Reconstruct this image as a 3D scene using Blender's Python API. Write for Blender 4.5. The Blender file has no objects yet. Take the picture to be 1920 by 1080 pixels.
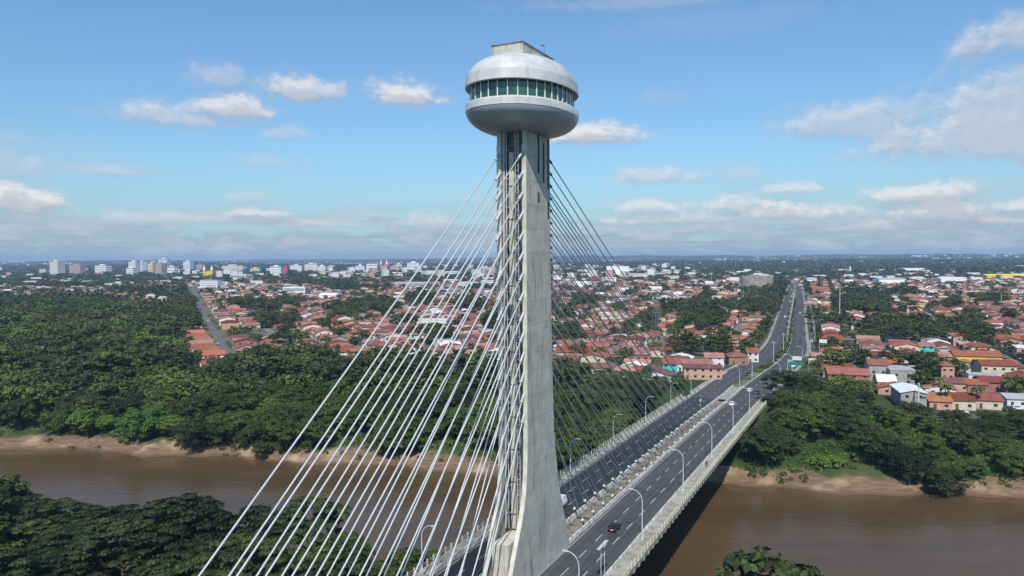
import bpy, math, random
import numpy as np
from mathutils import Vector, Matrix
R = math.radians
random.seed(7); rng = np.random.default_rng(11)
S = bpy.context.scene; COL = S.collection

# ------------------------------------------------------------------ camera
FPX = 1371.0; CAMZ = 69.7; PITCH = -2.5; ROLL = 0.4
cam_d = bpy.data.cameras.new("camera"); cam = bpy.data.objects.new("camera", cam_d); COL.objects.link(cam)
cam_d.sensor_width = 36.0; cam_d.lens = 36.0 * FPX / 1920; cam_d.clip_start = 0.5; cam_d.clip_end = 60000
_p = R(PITCH); _f = Vector((0, math.cos(_p), math.sin(_p))); _r0 = Vector((1, 0, 0)); _u0 = _r0.cross(_f)
_a = R(ROLL); CR = _r0 * math.cos(_a) - _u0 * math.sin(_a); CU = CR.cross(_f); CF = _f
cam.matrix_world = Matrix(((CR.x, CU.x, -CF.x, 0), (CR.y, CU.y, -CF.y, 0), (CR.z, CU.z, -CF.z, CAMZ), (0, 0, 0, 1)))
S.camera = cam
def proj(x, y, z):
    d = Vector((x, y, z - CAMZ)); k = d.dot(CF)
    if k < 1: return (-9999, -9999, k)
    return (960 + FPX * d.dot(CR) / k, 540 - FPX * d.dot(CU) / k, k)
def ray(px, py):
    return (CF + CR * ((px - 960) / FPX) + CU * ((540 - py) / FPX)).normalized()
def gp(px, py, z=12.0):
    d = ray(px, py); t = (z - CAMZ) / min(d.z, -1e-4); return (d.x * t, d.y * t)

# ------------------------------------------------------------------ bridge frame, sun
TH = R(26.4); TX, TY = 2.1, 122.8
DIR = (math.sin(TH), math.cos(TH)); PER = (math.cos(TH), -math.sin(TH))
def W(s, t, z=0.0): return Vector((TX + s * DIR[0] + t * PER[0], TY + s * DIR[1] + t * PER[1], z))
BROT = R(90) - TH
def dz(s): return max(16 - .00745 * s - 6e-5 * s * s, 12.25) if s > 0 else 16 - .00745 * s - 6e-5 * s * s
SUN_EL = R(49); PHI = R(21)
sh = (-DIR[0] * math.cos(PHI) + PER[0] * math.sin(PHI), -DIR[1] * math.cos(PHI) + PER[1] * math.sin(PHI))
SUNV = Vector((sh[0] * math.cos(SUN_EL), sh[1] * math.cos(SUN_EL), math.sin(SUN_EL)))
sd = bpy.data.lights.new("sun", 'SUN'); sd.energy = 4.3; sd.angle = R(0.5); sd.color = (1.0, 0.95, 0.87)
so = bpy.data.objects.new("sun", sd); COL.objects.link(so); so.rotation_euler = SUNV.to_track_quat('Z', 'Y').to_euler()

# ------------------------------------------------------------------ world
wd = bpy.data.worlds.new("World"); S.world = wd; wd.use_nodes = True
NT = wd.node_tree; NT.nodes.clear()
class G:
    """small helper for node trees"""
    def __init__(s, nt): s.nt = nt
    def n(s, t, **k):
        o = s.nt.nodes.new(t)
        for a, b in k.items(): setattr(o, a, b)
        return o
    def put(s, sock, v):
        if isinstance(v, bpy.types.NodeSocket): s.nt.links.new(v, sock)
        elif v is not None: sock.default_value = v
    def m(s, op, a, b=None, c=None, clamp=False):
        o = s.n('ShaderNodeMath', operation=op); o.use_clamp = clamp
        s.put(o.inputs[0], a); s.put(o.inputs[1], b)
        if c is not None: s.put(o.inputs[2], c)
        return o.outputs[0]
    def ss(s, v, a, b, c=0.0, d=1.0):
        o = s.n('ShaderNodeMapRange', interpolation_type='SMOOTHSTEP'); s.put(o.inputs[0], v)
        for i, q in enumerate((a, b, c, d)): s.put(o.inputs[i + 1], q)
        return o.outputs[0]
    def mix(s, f, a, b, bt='MIX'):
        o = s.n('ShaderNodeMix', data_type='RGBA', blend_type=bt); s.put(o.inputs[0], f)
        for i, q in ((6, a), (7, b)):
            if isinstance(q, tuple) and len(q) == 3: q = (*q, 1)
            s.put(o.inputs[i], q)
        return o.outputs[2]
    def noise(s, vec, scale, det=3, rough=.55, dist=0.0, dim='3D', out=0):
        o = s.n('ShaderNodeTexNoise', noise_dimensions=dim)
        if vec is not None: s.put(o.inputs['Vector'], vec)
        s.put(o.inputs['Scale'], scale); s.put(o.inputs['Detail'], det); s.put(o.inputs['Roughness'], rough); s.put(o.inputs['Distortion'], dist)
        return o.outputs[out]
    def xyz(s, v):
        o = s.n('ShaderNodeSeparateXYZ'); s.put(o.inputs[0], v); return o.outputs
    def comb(s, x, y, z):
        o = s.n('ShaderNodeCombineXYZ')
        for i, q in enumerate((x, y, z)): s.put(o.inputs[i], q)
        return o.outputs[0]
    def vmul(s, v, k):
        o = s.n('ShaderNodeVectorMath', operation='MULTIPLY'); s.put(o.inputs[0], v); s.put(o.inputs[1], k); return o.outputs[0]
# clouds: photograph px centre, px radii, strength -> directions on the sky
CLOUDS = [(402,145,40,20,.5),(560,168,55,23,.85),(615,170,42,18,.7),(757,180,62,23,.95),(790,172,32,18,.6),(350,222,95,20,.7),(440,208,52,24,.9),(532,250,38,16,.4),
 (500,305,60,13,.4),(195,320,62,12,.45),(30,375,62,24,1.),(460,372,38,12,.4),(490,400,58,11,.75),(800,420,48,17,.6),(690,402,60,10,.35),
 (1090,255,75,22,1.),(1150,258,55,15,.7),(1230,334,72,18,.65),(1385,325,36,22,.4),(1490,354,55,13,.65),(1240,185,42,16,.2),(1590,235,95,34,.65),(1700,215,80,26,.5),
 (1860,250,160,50,.8),(1850,195,90,40,.7),(1910,75,70,32,.7),(1720,365,80,17,.9),(1760,398,80,20,.9),(1430,395,62,20,.9),(1210,388,55,15,.75),(1320,408,110,16,.6),
 (1910,388,50,14,.8),(1590,425,90,13,.5),(1830,350,45,14,.3),(1230,5,190,13,.3),(1340,48,150,26,.14),(880,372,45,10,.3),(1990,170,120,60,.6),(-60,300,120,40,.5),(1250,412,90,13,.7),(1500,402,110,17,.8),(1700,420,150,14,.65),(1385,384,60,15,.8),(1850,412,90,14,.7),(300,410,130,12,.5),(600,418,150,11,.5),(110,425,110,10,.4),(1800,250,120,40,.75),(1905,265,90,38,.8),(1640,245,80,22,.6)]
def cloud_group():
    ng = bpy.data.node_groups.new("cloud_field", 'ShaderNodeTree')
    ng.interface.new_socket("az", in_out='INPUT', socket_type='NodeSocketFloat'); ng.interface.new_socket("el", in_out='INPUT', socket_type='NodeSocketFloat')
    ng.interface.new_socket("d", in_out='OUTPUT', socket_type='NodeSocketFloat')
    g = G(ng); gi = g.n('NodeGroupInput'); go = g.n('NodeGroupOutput'); az, el = gi.outputs[0], gi.outputs[1]
    p = g.comb(az, g.m('MULTIPLY', el, 1.7), 0.0)
    n1 = g.noise(p, 16, 6, .6, .3, dim='2D'); n2 = g.noise(p, 55, 5, .6, dim='2D')
    bump = g.m('ADD', g.m('MULTIPLY', g.m('SUBTRACT', n1, .5), 1.5), g.m('MULTIPLY', g.m('SUBTRACT', n2, .5), .85))
    acc = None
    for (cx, cy, rx, ry, st) in CLOUDS:
        d = ray(cx, cy); a0 = math.atan2(d.x, d.y); e0 = math.asin(d.z)
        u = g.m('MULTIPLY', g.m('SUBTRACT', az, a0), FPX / rx / 1.35); v = g.m('MULTIPLY', g.m('SUBTRACT', el, e0), FPX / ry / 1.35)
        v2 = g.m('MULTIPLY', g.m('MINIMUM', v, 0.0), .55)
        v = g.m('ADD', v, v2)  # flatter base
        r = g.m('SQRT', g.m('ADD', g.m('MULTIPLY', u, u), g.m('MULTIPLY', v, v)))
        q = g.m('ADD', g.m('SUBTRACT', 1.03, r), bump)
        w = g.m('MULTIPLY', g.ss(q, -.3, .8), st)
        acc = w if acc is None else g.m('MAXIMUM', acc, w)
    g.put(go.inputs[0], acc); return ng
g = G(NT)
tc = g.n('ShaderNodeTexCoord').outputs['Generated']
X = g.xyz(tc); az = g.m('ARCTAN2', X[0], X[1]); el = g.m('ARCSINE', X[2])
sky = g.n('ShaderNodeTexSky', sky_type='NISHITA'); sky.sun_disc = False; sky.sun_elevation = SUN_EL
sky.sun_rotation = math.atan2(SUNV.x, SUNV.y); sky.air_density = 1.0; sky.dust_density = 0.3; sky.ozone_density = 1.6; sky.altitude = 0
CG = cloud_group()
def dens(a, e):
    o = g.n('ShaderNodeGroup'); o.node_tree = CG; g.put(o.inputs[0], a); g.put(o.inputs[1], e); return o.outputs[0]
D0 = dens(az, el); D1 = dens(g.m('SUBTRACT', az, .004), g.m('ADD', el, .011))
# far deck of thin cloud near the horizon, seen at a shallow angle
zz = g.m('ADD', g.m('MAXIMUM', X[2], 0.0), .012)
pl = g.comb(g.m('DIVIDE', X[0], zz), g.m('DIVIDE', X[1], zz), 0.0)
nb = g.noise(pl, .22, 6, .62, .4, dim='2D')
p2 = g.comb(az, g.m('MULTIPLY', el, 3.4), 0.0)
nc = g.noise(p2, 13, 6, .62, .3, dim='2D')
nn = g.m('ADD', g.m('MULTIPLY', nb, .4), g.m('MULTIPLY', nc, .6))
band = g.m('MULTIPLY', g.ss(el, .085, .045), .85)
B0 = g.m('MULTIPLY', g.ss(g.m('ADD', nn, g.m('MULTIPLY', g.ss(el, .07, .0), .16)), .46, .68), band)
lit = g.m('ADD', g.m('MULTIPLY', g.m('SUBTRACT', D0, D1), 1.3), .32, clamp=True)
lit = g.m('MULTIPLY', lit, g.ss(D0, .05, .8, .55, 1.0))
ccol = g.mix(lit, (4.1, 4.4, 5.2), (7.9, 7.7, 7.7))
lowc = g.mix(g.ss(nc, .42, .72), (3.0, 3.9, 5.0), (5.0, 5.5, 6.3))
base = g.mix(1.0, sky.outputs[0], (0.90, 1.20, 1.36), 'MULTIPLY')
base = g.mix(g.ss(el, .16, .0, 0.0, .6), base, (2.95, 4.7, 6.4))
dk = g.ss(el, .34, .06, 1.0, .84); base = g.mix(1.0, base, g.comb(dk, dk, dk), 'MULTIPLY')
base = g.mix(B0, base, lowc)
final = g.mix(g.m('MULTIPLY', D0, .92), base, ccol)
bg = g.n('ShaderNodeBackground'); bg.inputs[1].default_value = 0.1; g.put(bg.inputs[0], final)
wo = g.n('ShaderNodeOutputWorld'); g.put(wo.inputs[0], bg.outputs[0])
wd.cycles.sampling_method = 'MANUAL'; wd.cycles.sample_map_resolution = 512
S.view_settings.view_transform = 'Standard'; S.view_settings.look = 'None'; S.view_settings.exposure = 0.1; S.view_settings.gamma = 1.0; S.view_settings.use_curve_mapping = False
S.cycles.max_bounces = 5; S.cycles.diffuse_bounces = 2; S.cycles.glossy_bounces = 3; S.cycles.transparent_max_bounces = 6; S.cycles.volume_bounces = 0
S.cycles.use_adaptive_sampling = True; S.cycles.adaptive_threshold = 0.02; S.cycles.use_denoising = True

# ------------------------------------------------------------------ materials
MATS = {}
def mat(name, col, rough=.8, var=.0, vs=1.0, spec=.3, metal=0.0, col2=None, streak=None, bump=0.0, bs=4.0, rand=0.0, island=0.0):
    if name in MATS: return MATS[name]
    m = bpy.data.materials.new(name); m.use_nodes = True; nt = m.node_tree; g = G(nt); b = nt.nodes['Principled BSDF']
    c = (*col, 1)
    pos = g.n('ShaderNodeNewGeometry').outputs['Position']
    if col2 is not None or var:
        c2 = (*(col2 if col2 else tuple(max(0, x * (1 - var)) for x in col)), 1)
        n = g.noise(pos, vs, 5, .62); c = g.mix(g.ss(n, .36, .66), c, c2)
    if streak:
        sc, amt, scol = streak
        v = g.vmul(pos, (1, 1, .06)); n = g.noise(v, sc, 4, .6); n2 = g.noise(pos, .12, 3, .6)
        c = g.mix(g.m('MULTIPLY', g.ss(g.m('ADD', n, g.m('MULTIPLY', g.m('SUBTRACT', n2, .5), .5)), .52, .72), amt), c, scol)
    if rand or island:
        r = g.n('ShaderNodeObjectInfo').outputs['Random'] if rand else g.n('ShaderNodeNewGeometry').outputs['Random Per Island']
        a = rand or island
        hs = g.n('ShaderNodeHueSaturation'); g.put(hs.inputs['Color'], c)
        g.put(hs.inputs['Value'], g.m('ADD', g.m('MULTIPLY', r, 2 * a), 1 - a))
        g.put(hs.inputs['Hue'], g.m('ADD', g.m('MULTIPLY', g.m('FRACT', g.m('MULTIPLY', r, 7.13)), .03), .485))
        g.put(hs.inputs['Saturation'], g.m('ADD', g.m('MULTIPLY', g.m('FRACT', g.m('MULTIPLY', r, 3.77)), .35), .75))
        c = hs.outputs[0]
    if name == "pylon_concrete":
        zc = g.xyz(pos)[2]; ph = g.m('FRACT', g.m('MULTIPLY', g.m('ADD', zc, g.m('MULTIPLY', g.noise(pos, .8, 3), .12)), 1 / 3.9)); ln = g.m('LESS_THAN', ph, .022)
        c = g.mix(g.m('MULTIPLY', ln, .55), c, (.16, .155, .14)); lift = g.m('FLOOR', g.m('MULTIPLY', zc, 1 / 3.9)); wn_ = g.n('ShaderNodeTexWhiteNoise', noise_dimensions='1D'); g.put(wn_.inputs['W'], lift)
        c = g.mix(g.m('MULTIPLY', wn_.outputs[0], .28), c, (.36, .35, .32)); sp = g.noise(g.vmul(pos, (1, 1, .25)), 1.1, 6, .75); c = g.mix(g.m('MULTIPLY', g.ss(sp, .56, .68), .75), c, (.10, .10, .09))
    if name in ("asphalt", "dark_asphalt"):
        mp = g.n('ShaderNodeMapping'); mp.inputs['Rotation'].default_value = (0, 0, -BROT); mp.vector_type = 'POINT'; g.put(mp.inputs['Vector'], pos)
        tr = g.noise(g.vmul(mp.outputs[0], (.012, 1.1, 0)), 1.0, 4, .6, dim='3D'); c = g.mix(g.m('MULTIPLY', g.ss(tr, .42, .62), .5), c, tuple(q * 1.5 for q in col)); pt = g.noise(pos, .09, 4, .7)
        c = g.mix(g.m('MULTIPLY', g.ss(pt, .58, .64), .35), c, tuple(q * .6 for q in col))
    g.put(b.inputs['Base Color'], c); b.inputs['Roughness'].default_value = rough; b.inputs['Specular IOR Level'].default_value = spec; b.inputs['Metallic'].default_value = metal
    if bump:
        bn = g.n('ShaderNodeBump'); bn.inputs['Strength'].default_value = bump; bn.inputs['Distance'].default_value = .1
        g.put(bn.inputs['Height'], g.noise(pos, bs, 4, .6)); g.put(b.inputs['Normal'], bn.outputs[0])
    MATS[name] = m; return m
def foliage(name, a, b, rand=.38, island=False):
    m = bpy.data.materials.new(name); m.use_nodes = True; nt = m.node_tree; g = G(nt); p = nt.nodes['Principled BSDF']
    geo = g.n('ShaderNodeNewGeometry'); pos = geo.outputs['Position']
    n = g.noise(pos, .045, 3, .6); n2 = g.noise(pos, .55, 3, .6)
    c = g.mix(g.ss(g.m('ADD', g.m('MULTIPLY', n, .65), g.m('MULTIPLY', n2, .35)), .38, .64), a, b)
    r = g.n('ShaderNodeObjectInfo').outputs['Random']; ri = geo.outputs['Random Per Island']
    hs = g.n('ShaderNodeHueSaturation'); g.put(hs.inputs['Color'], c)
    g.put(hs.inputs['Value'], g.m('MULTIPLY', g.m('ADD', g.m('MULTIPLY', r, 2 * rand), 1 - rand), g.m('ADD', g.m('MULTIPLY', ri, .7), .62)))
    g.put(hs.inputs['Hue'], g.m('ADD', g.m('MULTIPLY', g.m('FRACT', g.m('MULTIPLY', r, 5.7)), .034), .482))
    g.put(p.inputs['Base Color'], hs.outputs[0]); p.inputs['Roughness'].default_value = .6; p.inputs['Specular IOR Level'].default_value = .25
    MATS[name] = m; return m
M_TREE = foliage("leaves_dark", (.016, .029, .009), (.052, .070, .016))
M_BUSH = foliage("leaves_mid", (.028, .050, .010), (.072, .105, .018))
M_LITE = foliage("leaves_light", (.07, .14, .022), (.11, .20, .03), .15)
M_PALM = foliage("leaves_palm", (.06, .09, .025), (.10, .13, .04), .15)
M_TRUNK = mat("bark", (.16, .13, .10), .9, .4, .8)
M_CONC = mat("pylon_concrete", (.56, .54, .47), .85, .22, .35, streak=(1.3, .75, (.20, .19, .165, 1)), bump=.25, bs=1.5)
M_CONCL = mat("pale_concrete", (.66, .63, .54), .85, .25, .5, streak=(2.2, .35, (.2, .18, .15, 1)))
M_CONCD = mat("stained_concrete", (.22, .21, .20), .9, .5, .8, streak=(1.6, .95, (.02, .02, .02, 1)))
M_DECK = mat("deck_concrete", (.36, .34, .29), .9, .35, .5, col2=(.22, .20, .16), bump=.3, bs=2)
M_WALK = mat("walkway_concrete", (.38, .36, .30), .9, col2=(.24, .22, .17), vs=.6)
M_BARR = mat("whitewashed_barrier", (.74, .74, .72), .8, col2=(.38, .37, .33), vs=.9)
M_ASPH = mat("asphalt", (.068, .068, .072), .85, col2=(.050, .050, .055), vs=.25)
M_ASPHD = mat("dark_asphalt", (.036, .038, .044), .85, col2=(.028, .030, .036), vs=.25)
M_LINE = mat("road_paint", (.50, .50, .48), .7, .25, 1.5)
M_WHITE = mat("white_paint", (.78, .78, .77), .6, .1, .5)
M_CABLE = mat("cable_sheath", (.50, .52, .54), .38, .05, .5, spec=.5)
M_CABLEF = mat("shaded_cable_sheath", (.30, .38, .38), .45, .1, .5, spec=.5)  # far fan: darker copy of the sheath, dimness under grazing sun painted in
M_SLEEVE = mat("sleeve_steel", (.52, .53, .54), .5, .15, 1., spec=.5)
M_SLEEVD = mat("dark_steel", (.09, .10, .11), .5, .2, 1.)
M_GALV = mat("galvanised_steel", (.62, .64, .66), .4, .1, 1., spec=.5)
M_DOME = mat("cladding", (.56, .57, .575), .42, .18, .3, spec=.5, streak=(1.8, .4, (.33, .33, .32, 1)))
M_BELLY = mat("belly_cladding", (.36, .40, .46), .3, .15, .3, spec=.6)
M_DARK = mat("dark_rubber", (.015, .015, .016), .7)
M_POST = mat("railing_paint", (.72, .70, .52), .7, .25, 1.)

# ------------------------------------------------------------------ mesh helpers
class MB:
    def __init__(s): s.v = []; s.f = []; s.mi = []
    def add(s, vs, fs, mi=0):
        o = len(s.v); s.v += [tuple(q) for q in vs]; s.f += [tuple(i + o for i in q) for q in fs]; s.mi += [mi] * len(fs); return s
    def box(s, x0, x1, y0, y1, z0, z1, mi=0):
        return s.add([(x0, y0, z0), (x1, y0, z0), (x1, y1, z0), (x0, y1, z0), (x0, y0, z1), (x1, y0, z1), (x1, y1, z1), (x0, y1, z1)],
                     [(0, 3, 2, 1), (4, 5, 6, 7), (0, 1, 5, 4), (1, 2, 6, 5), (2, 3, 7, 6), (3, 0, 4, 7)], mi)
    def tube(s, pts, rad, n=8, mi=0, cap=True):
        pts = [Vector(p) for p in pts]; rs = rad if isinstance(rad, (list, tuple)) else [rad] * len(pts)
        vs = []; fs = []; ref = None
        for i, p in enumerate(pts):
            d = (pts[min(i + 1, len(pts) - 1)] - pts[max(i - 1, 0)]).normalized()
            if ref is None: ref = Vector((0, 0, 1)) if abs(d.z) < .9 else Vector((1, 0, 0))
            a = d.cross(ref).normalized(); b = d.cross(a).normalized()
            for k in range(n):
                t = 2 * math.pi * k / n; vs.append(p + (a * math.cos(t) + b * math.sin(t)) * rs[i])
        for i in range(len(pts) - 1):
            for k in range(n): fs.append((i * n + k, (i + 1) * n + k, (i + 1) * n + (k + 1) % n, i * n + (k + 1) % n))
        if cap: fs.append(tuple(range(n))); fs.append(tuple(range((len(pts) - 1) * n, len(pts) * n))[::-1])
        return s.add(vs, fs, mi)
    def prism(s, poly, y0, y1, axis='y', mi=0):
        """poly: list of (a, b) in the plane; extruded along the axis"""
        n = len(poly)
        def P(a, b, c): return {'y': (a, c, b), 'z': (a, b, c), 'x': (c, a, b)}[axis]
        vs = [P(a, b, y0) for a, b in poly] + [P(a, b, y1) for a, b in poly]
        fs = [tuple(range(n)), tuple(range(2 * n - 1, n - 1, -1))] + [(i, (i + 1) % n + 0, (i + 1) % n + n, i + n)[::-1] for i in range(n)]
        return s.add(vs, fs, mi)
    def mesh(s, name, mats, smooth=False, fix=True):
        me = bpy.data.meshes.new(name); me.from_pydata([tuple(v) for v in s.v], [], s.f)
        for m in (mats if isinstance(mats, (list, tuple)) else [mats]): me.materials.append(m)
        if any(s.mi): me.polygons.foreach_set("material_index", s.mi)
        if fix:
            import bmesh
            bm = bmesh.new(); bm.from_mesh(me); bmesh.ops.recalc_face_normals(bm, faces=bm.faces); bm.to_mesh(me); bm.free()
        if smooth: me.polygons.foreach_set("use_smooth", [True] * len(me.polygons))
        me.update(); return me
    def obj(s, name, mats, parent=None, smooth=False, fix=True, loc=None, rz=0):
        return link(name, s.mesh(name, mats, smooth, fix), parent, loc, rz)
def link(name, me, parent=None, loc=None, rz=0):
    o = bpy.data.objects.new(name, me); COL.objects.link(o)
    if parent: o.parent = parent
    if loc is not None: o.location = loc
    if rz: o.rotation_euler = (0, 0, rz)
    return o
def np_mesh(name, V, F, mats, mi=None):
    me = bpy.data.meshes.new(name); nf, k = F.shape
    me.vertices.add(len(V)); me.vertices.foreach_set("co", V.astype(np.float32).ravel())
    me.loops.add(nf * k); me.loops.foreach_set("vertex_index", F.astype(np.int32).ravel())
    me.polygons.add(nf); me.polygons.foreach_set("loop_start", np.arange(0, nf * k, k, dtype=np.int32))
    for m in mats: me.materials.append(m)
    if mi is not None: me.polygons.foreach_set("material_index", mi.astype(np.int32))
    me.update(calc_edges=True); return me
def tag(o, label, cat, group=None):
    o['label'] = label; o['category'] = cat
    if group: o['group'] = group
    return o
def thing(name, label, cat, loc=(0, 0, 0), rz=0, group=None):
    o = bpy.data.objects.new(name, None); COL.objects.link(o); o.location = loc; o.rotation_euler = (0, 0, rz); o.empty_display_size = .5
    return tag(o, label, cat, group)
def kind(o, k='structure'): o['kind'] = k; return o
def copy_tree(o, loc, rz, scale=None):
    r = o.copy(); COL.objects.link(r); r.location = loc; r.rotation_euler = (0, 0, rz)
    if scale: r.scale = scale
    for c in list(o.children):
        d = c.copy(); COL.objects.link(d); d.parent = r
        for e in list(c.children):
            h = e.copy(); COL.objects.link(h); h.parent = d
    return r
ORD = lambda n: {1: 'first', 2: 'second', 3: 'third'}.get(n, f"{n}{'th' if 10 <= n % 100 <= 20 else {1:'st',2:'nd',3:'rd'}.get(n % 10,'th')}")

# ------------------------------------------------------------------ terrain
FX = [-9000, -1500, -500, -188, -90, -5, 83, 142, 400, 1500, 9000]; FY = [1400, 560, 345, 268, 250, 231, 213, 204, 168, 40, -900]
NX = [-9000, -1500, -400, -110, 0, 60, 200, 500, 1500, 9000]; NY = [1200, 420, 218, 168, 138, 123, 101, 66, -90, -1050]
def hh(x, y):
    """terrain height, numpy arrays"""
    yf = np.interp(x, FX, FY) + 2.2 * np.sin(x * .11) + 1.3 * np.sin(x * .31 + 1) ; yn = np.interp(x, NX, NY) + 2 * np.sin(x * .13)
    d = y - yf; e = yn - y
    far = np.interp(d, [-6, 0, 2, 6, 14, 30, 70], [-2, -.25, 1.2, 3.6, 5.5, 9.0, 12])
    far = far + np.clip(d / 12, 0, 1) * (1 - np.clip(d / 60, 0, 1)) * 1.3 * np.sin(x * .19 + np.sin(y * .3))
    near = np.interp(e, [-6, 0, 2, 6, 16], [-2, -.25, 2.4, 5.2, 8.2])
    z = np.where(d > -6, far, np.where(e > -6, near, -2.0))
    r = np.hypot(x, y)
    hill = (np.sin(x * .0006 + 1) * np.sin(y * .0007) + .6 * np.sin(x * .0017 + y * .0011) + .35 * np.sin(x * .004 - y * .003))
    z = z + np.clip((r - 2200) / 6500, 0, 1) ** 1.3 * (20 + 19 * hill + 14 * np.clip(x / 3000, -.4, 1)) * (d > 0)
    return z
def h1(x, y): return float(hh(np.array([x]), np.array([y]))[0])
def axis_pts(a, b, fine0, fine1, step, grow):
    out = list(np.arange(fine0, fine1 + step, step)); st = step; v = out[-1]
    while v < b: st *= grow; v += st; out.append(min(v, b))
    st = step; v = fine0; lo = []
    while v > a: st *= grow; v -= st; lo.append(max(v, a))
    return np.array(lo[::-1] + out)
gx = axis_pts(-11000, 11000, -260, 330, 3.0, 1.07); gy = axis_pts(-700, 14000, 90, 400, 3.0, 1.05)
XX, YY = np.meshgrid(gx, gy); ZZ = hh(XX, YY); nx, ny = len(gx), len(gy)
V = np.stack([XX, YY, ZZ], -1).reshape(-1, 3)
ii = (np.arange(ny - 1)[:, None] * nx + np.arange(nx - 1)[None, :]).ravel()
F = np.stack([ii, ii + 1, ii + nx + 1, ii + nx], -1)
mg = bpy.data.materials.new("ground"); mg.use_nodes = True; g = G(mg.node_tree); b = mg.node_tree.nodes['Principled BSDF']
pos = g.n('ShaderNodeNewGeometry').outputs['Position']; P3 = g.xyz(pos)
grass = g.mix(g.ss(g.noise(pos, .05, 5, .6), .4, .62), (.028, .055, .016), (.065, .085, .03))
town = g.mix(g.ss(g.noise(pos, .035, 4, .6), .40, .60), (.17, .14, .11), (.06, .085, .035))
far1 = g.mix(g.ss(g.noise(pos, .0032, 8, .7), .44, .60), (.030, .050, .025), (.085, .085, .055))
cellv = g.n('ShaderNodeTexVoronoi'); cellv.inputs['Scale'].default_value = .022; g.put(cellv.inputs['Vector'], pos)
spk = g.m('MULTIPLY', g.ss(cellv.outputs['Distance'], .22, .10), g.ss(g.noise(pos, .0016, 5, .7), .50, .62))
far1 = g.mix(spk, far1, (.42, .36, .32))
dist = g.m('SQRT', g.m('ADD', g.m('MULTIPLY', P3[0], P3[0]), g.m('MULTIPLY', P3[1], P3[1])))
tn = g.ss(g.m('ADD', dist, g.m('MULTIPLY', g.noise(pos, .01, 3), 60)), 370, 420)
leftwood = g.ss(g.m('ADD', P3[0], g.m('MULTIPLY', P3[1], .45)), -20, 20)
gr = g.mix(g.m('MULTIPLY', tn, leftwood), grass, town)
gr = g.mix(g.ss(dist, 1500, 2600), gr, far1)
sn = g.noise(g.vmul(pos, (.25, .25, 2.2)), 1.0, 6, .7)
sand = g.mix(g.ss(sn, .35, .62), (.23, .155, .10), (.135, .09, .06))
ssc = g.ss(g.noise(pos, .07, 3), .5, .68); sand = g.mix(ssc, sand, (.40, .30, .19))
wet = g.ss(P3[2], .9, .2); sand = g.mix(wet, sand, (.13, .08, .05))
hs = g.ss(g.m('ADD', P3[2], g.m('MULTIPLY', g.m('SUBTRACT', g.noise(pos, .12, 4, .6), .5), 5.)), 4.2, 3.2)
gr = g.mix(hs, gr, sand)
g.put(b.inputs['Base Color'], gr); b.inputs['Roughness'].default_value = .95; b.inputs['Specular IOR Level'].default_value = .1
bn = g.n('ShaderNodeBump'); bn.inputs['Strength'].default_value = .8; bn.inputs['Distance'].default_value = .6; g.put(bn.inputs['Height'], g.noise(pos, .5, 5, .65)); g.put(b.inputs['Normal'], bn.outputs[0])
gm = np_mesh("ground", V, F, [mg]); gm.polygons.foreach_set("use_smooth", [True] * len(gm.polygons)); kind(link("ground", gm))

mw = bpy.data.materials.new("river_water"); mw.use_nodes = True; g = G(mw.node_tree); b = mw.node_tree.nodes['Principled BSDF']
pos = g.n('ShaderNodeNewGeometry').outputs['Position']
g.put(b.inputs['Base Color'], g.mix(g.ss(g.noise(g.vmul(pos, (.25, 1, 1)), .06, 5), .35, .65), (.100, .063, .029), (.078, .051, .026)))
b.inputs['Roughness'].default_value = .16; b.inputs['IOR'].default_value = 1.33; b.inputs['Specular IOR Level'].default_value = .32
bn = g.n('ShaderNodeBump'); bn.inputs['Strength'].default_value = .42; bn.inputs['Distance'].default_value = .5
wv = g.m('ADD', g.m('MULTIPLY', g.noise(g.vmul(pos, (.45, 1.2, 1)), .42, 3, .5), .5), g.m('MULTIPLY', g.noise(g.vmul(pos, (.5, 1., 1)), 1.5, 2, .5), .12))
g.put(bn.inputs['Height'], wv); g.put(b.inputs['Normal'], bn.outputs[0])
wb = MB(); wb.add([(-10900, -690, 0), (10900, -690, 0), (10900, 1700, 0), (-10900, 1700, 0)], [(0, 1, 2, 3)]); kind(wb.obj("river_water", mw, fix=False))

# ------------------------------------------------------------------ sweeps for road, deck
def catmull(P, n=10):
    out = []
    for i in range(len(P) - 1):
        p0 = P[max(i - 1, 0)]; p1 = P[i]; p2 = P[i + 1]; p3 = P[min(i + 2, len(P) - 1)]
        for k in range(n):
            t = k / n
            out.append(tuple(.5 * (2 * b + (c - a) * t + (2 * a - 5 * b + 4 * c - d) * t * t + (3 * b - a - 3 * c + d) * t ** 3) for a, b, c, d in zip(p0, p1, p2, p3)))
    out.append(tuple(P[-1])); return out
PATH = [(*W(s, 0)[:2], dz(s)) for s in range(-170, 181, 5)]
NDECK = len(PATH)
cur = catmull([(*W(160, 0)[:2],), (*W(180, 0)[:2],), (100, 319), (118, 351), (139, 388), (169, 450), (224, 588), (367, 950), (709, 1820), (1100, 2810)], 14)
cur = [c for i, c in enumerate(cur) if i > 14]
s_ = 180.0; prev = PATH[-1]
for c in cur:
    s_ += math.hypot(c[0] - prev[0], c[1] - prev[1]); PATH.append((c[0], c[1], max(dz(s_), h1(c[0], c[1]) + .25))); prev = PATH[-1]
SL = [-170.0]
for i in range(1, len(PATH)): SL.append(SL[-1] + math.hypot(PATH[i][0] - PATH[i - 1][0], PATH[i][1] - PATH[i - 1][1]))
SLn = np.array(SL); PN = np.array(PATH)
NRM = []
for i in range(len(PATH)):
    a = PATH[max(i - 1, 0)]; b_ = PATH[min(i + 1, len(PATH) - 1)]; dx, dy = b_[0] - a[0], b_[1] - a[1]; L = math.hypot(dx, dy); NRM.append((dy / L, -dx / L))
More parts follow.
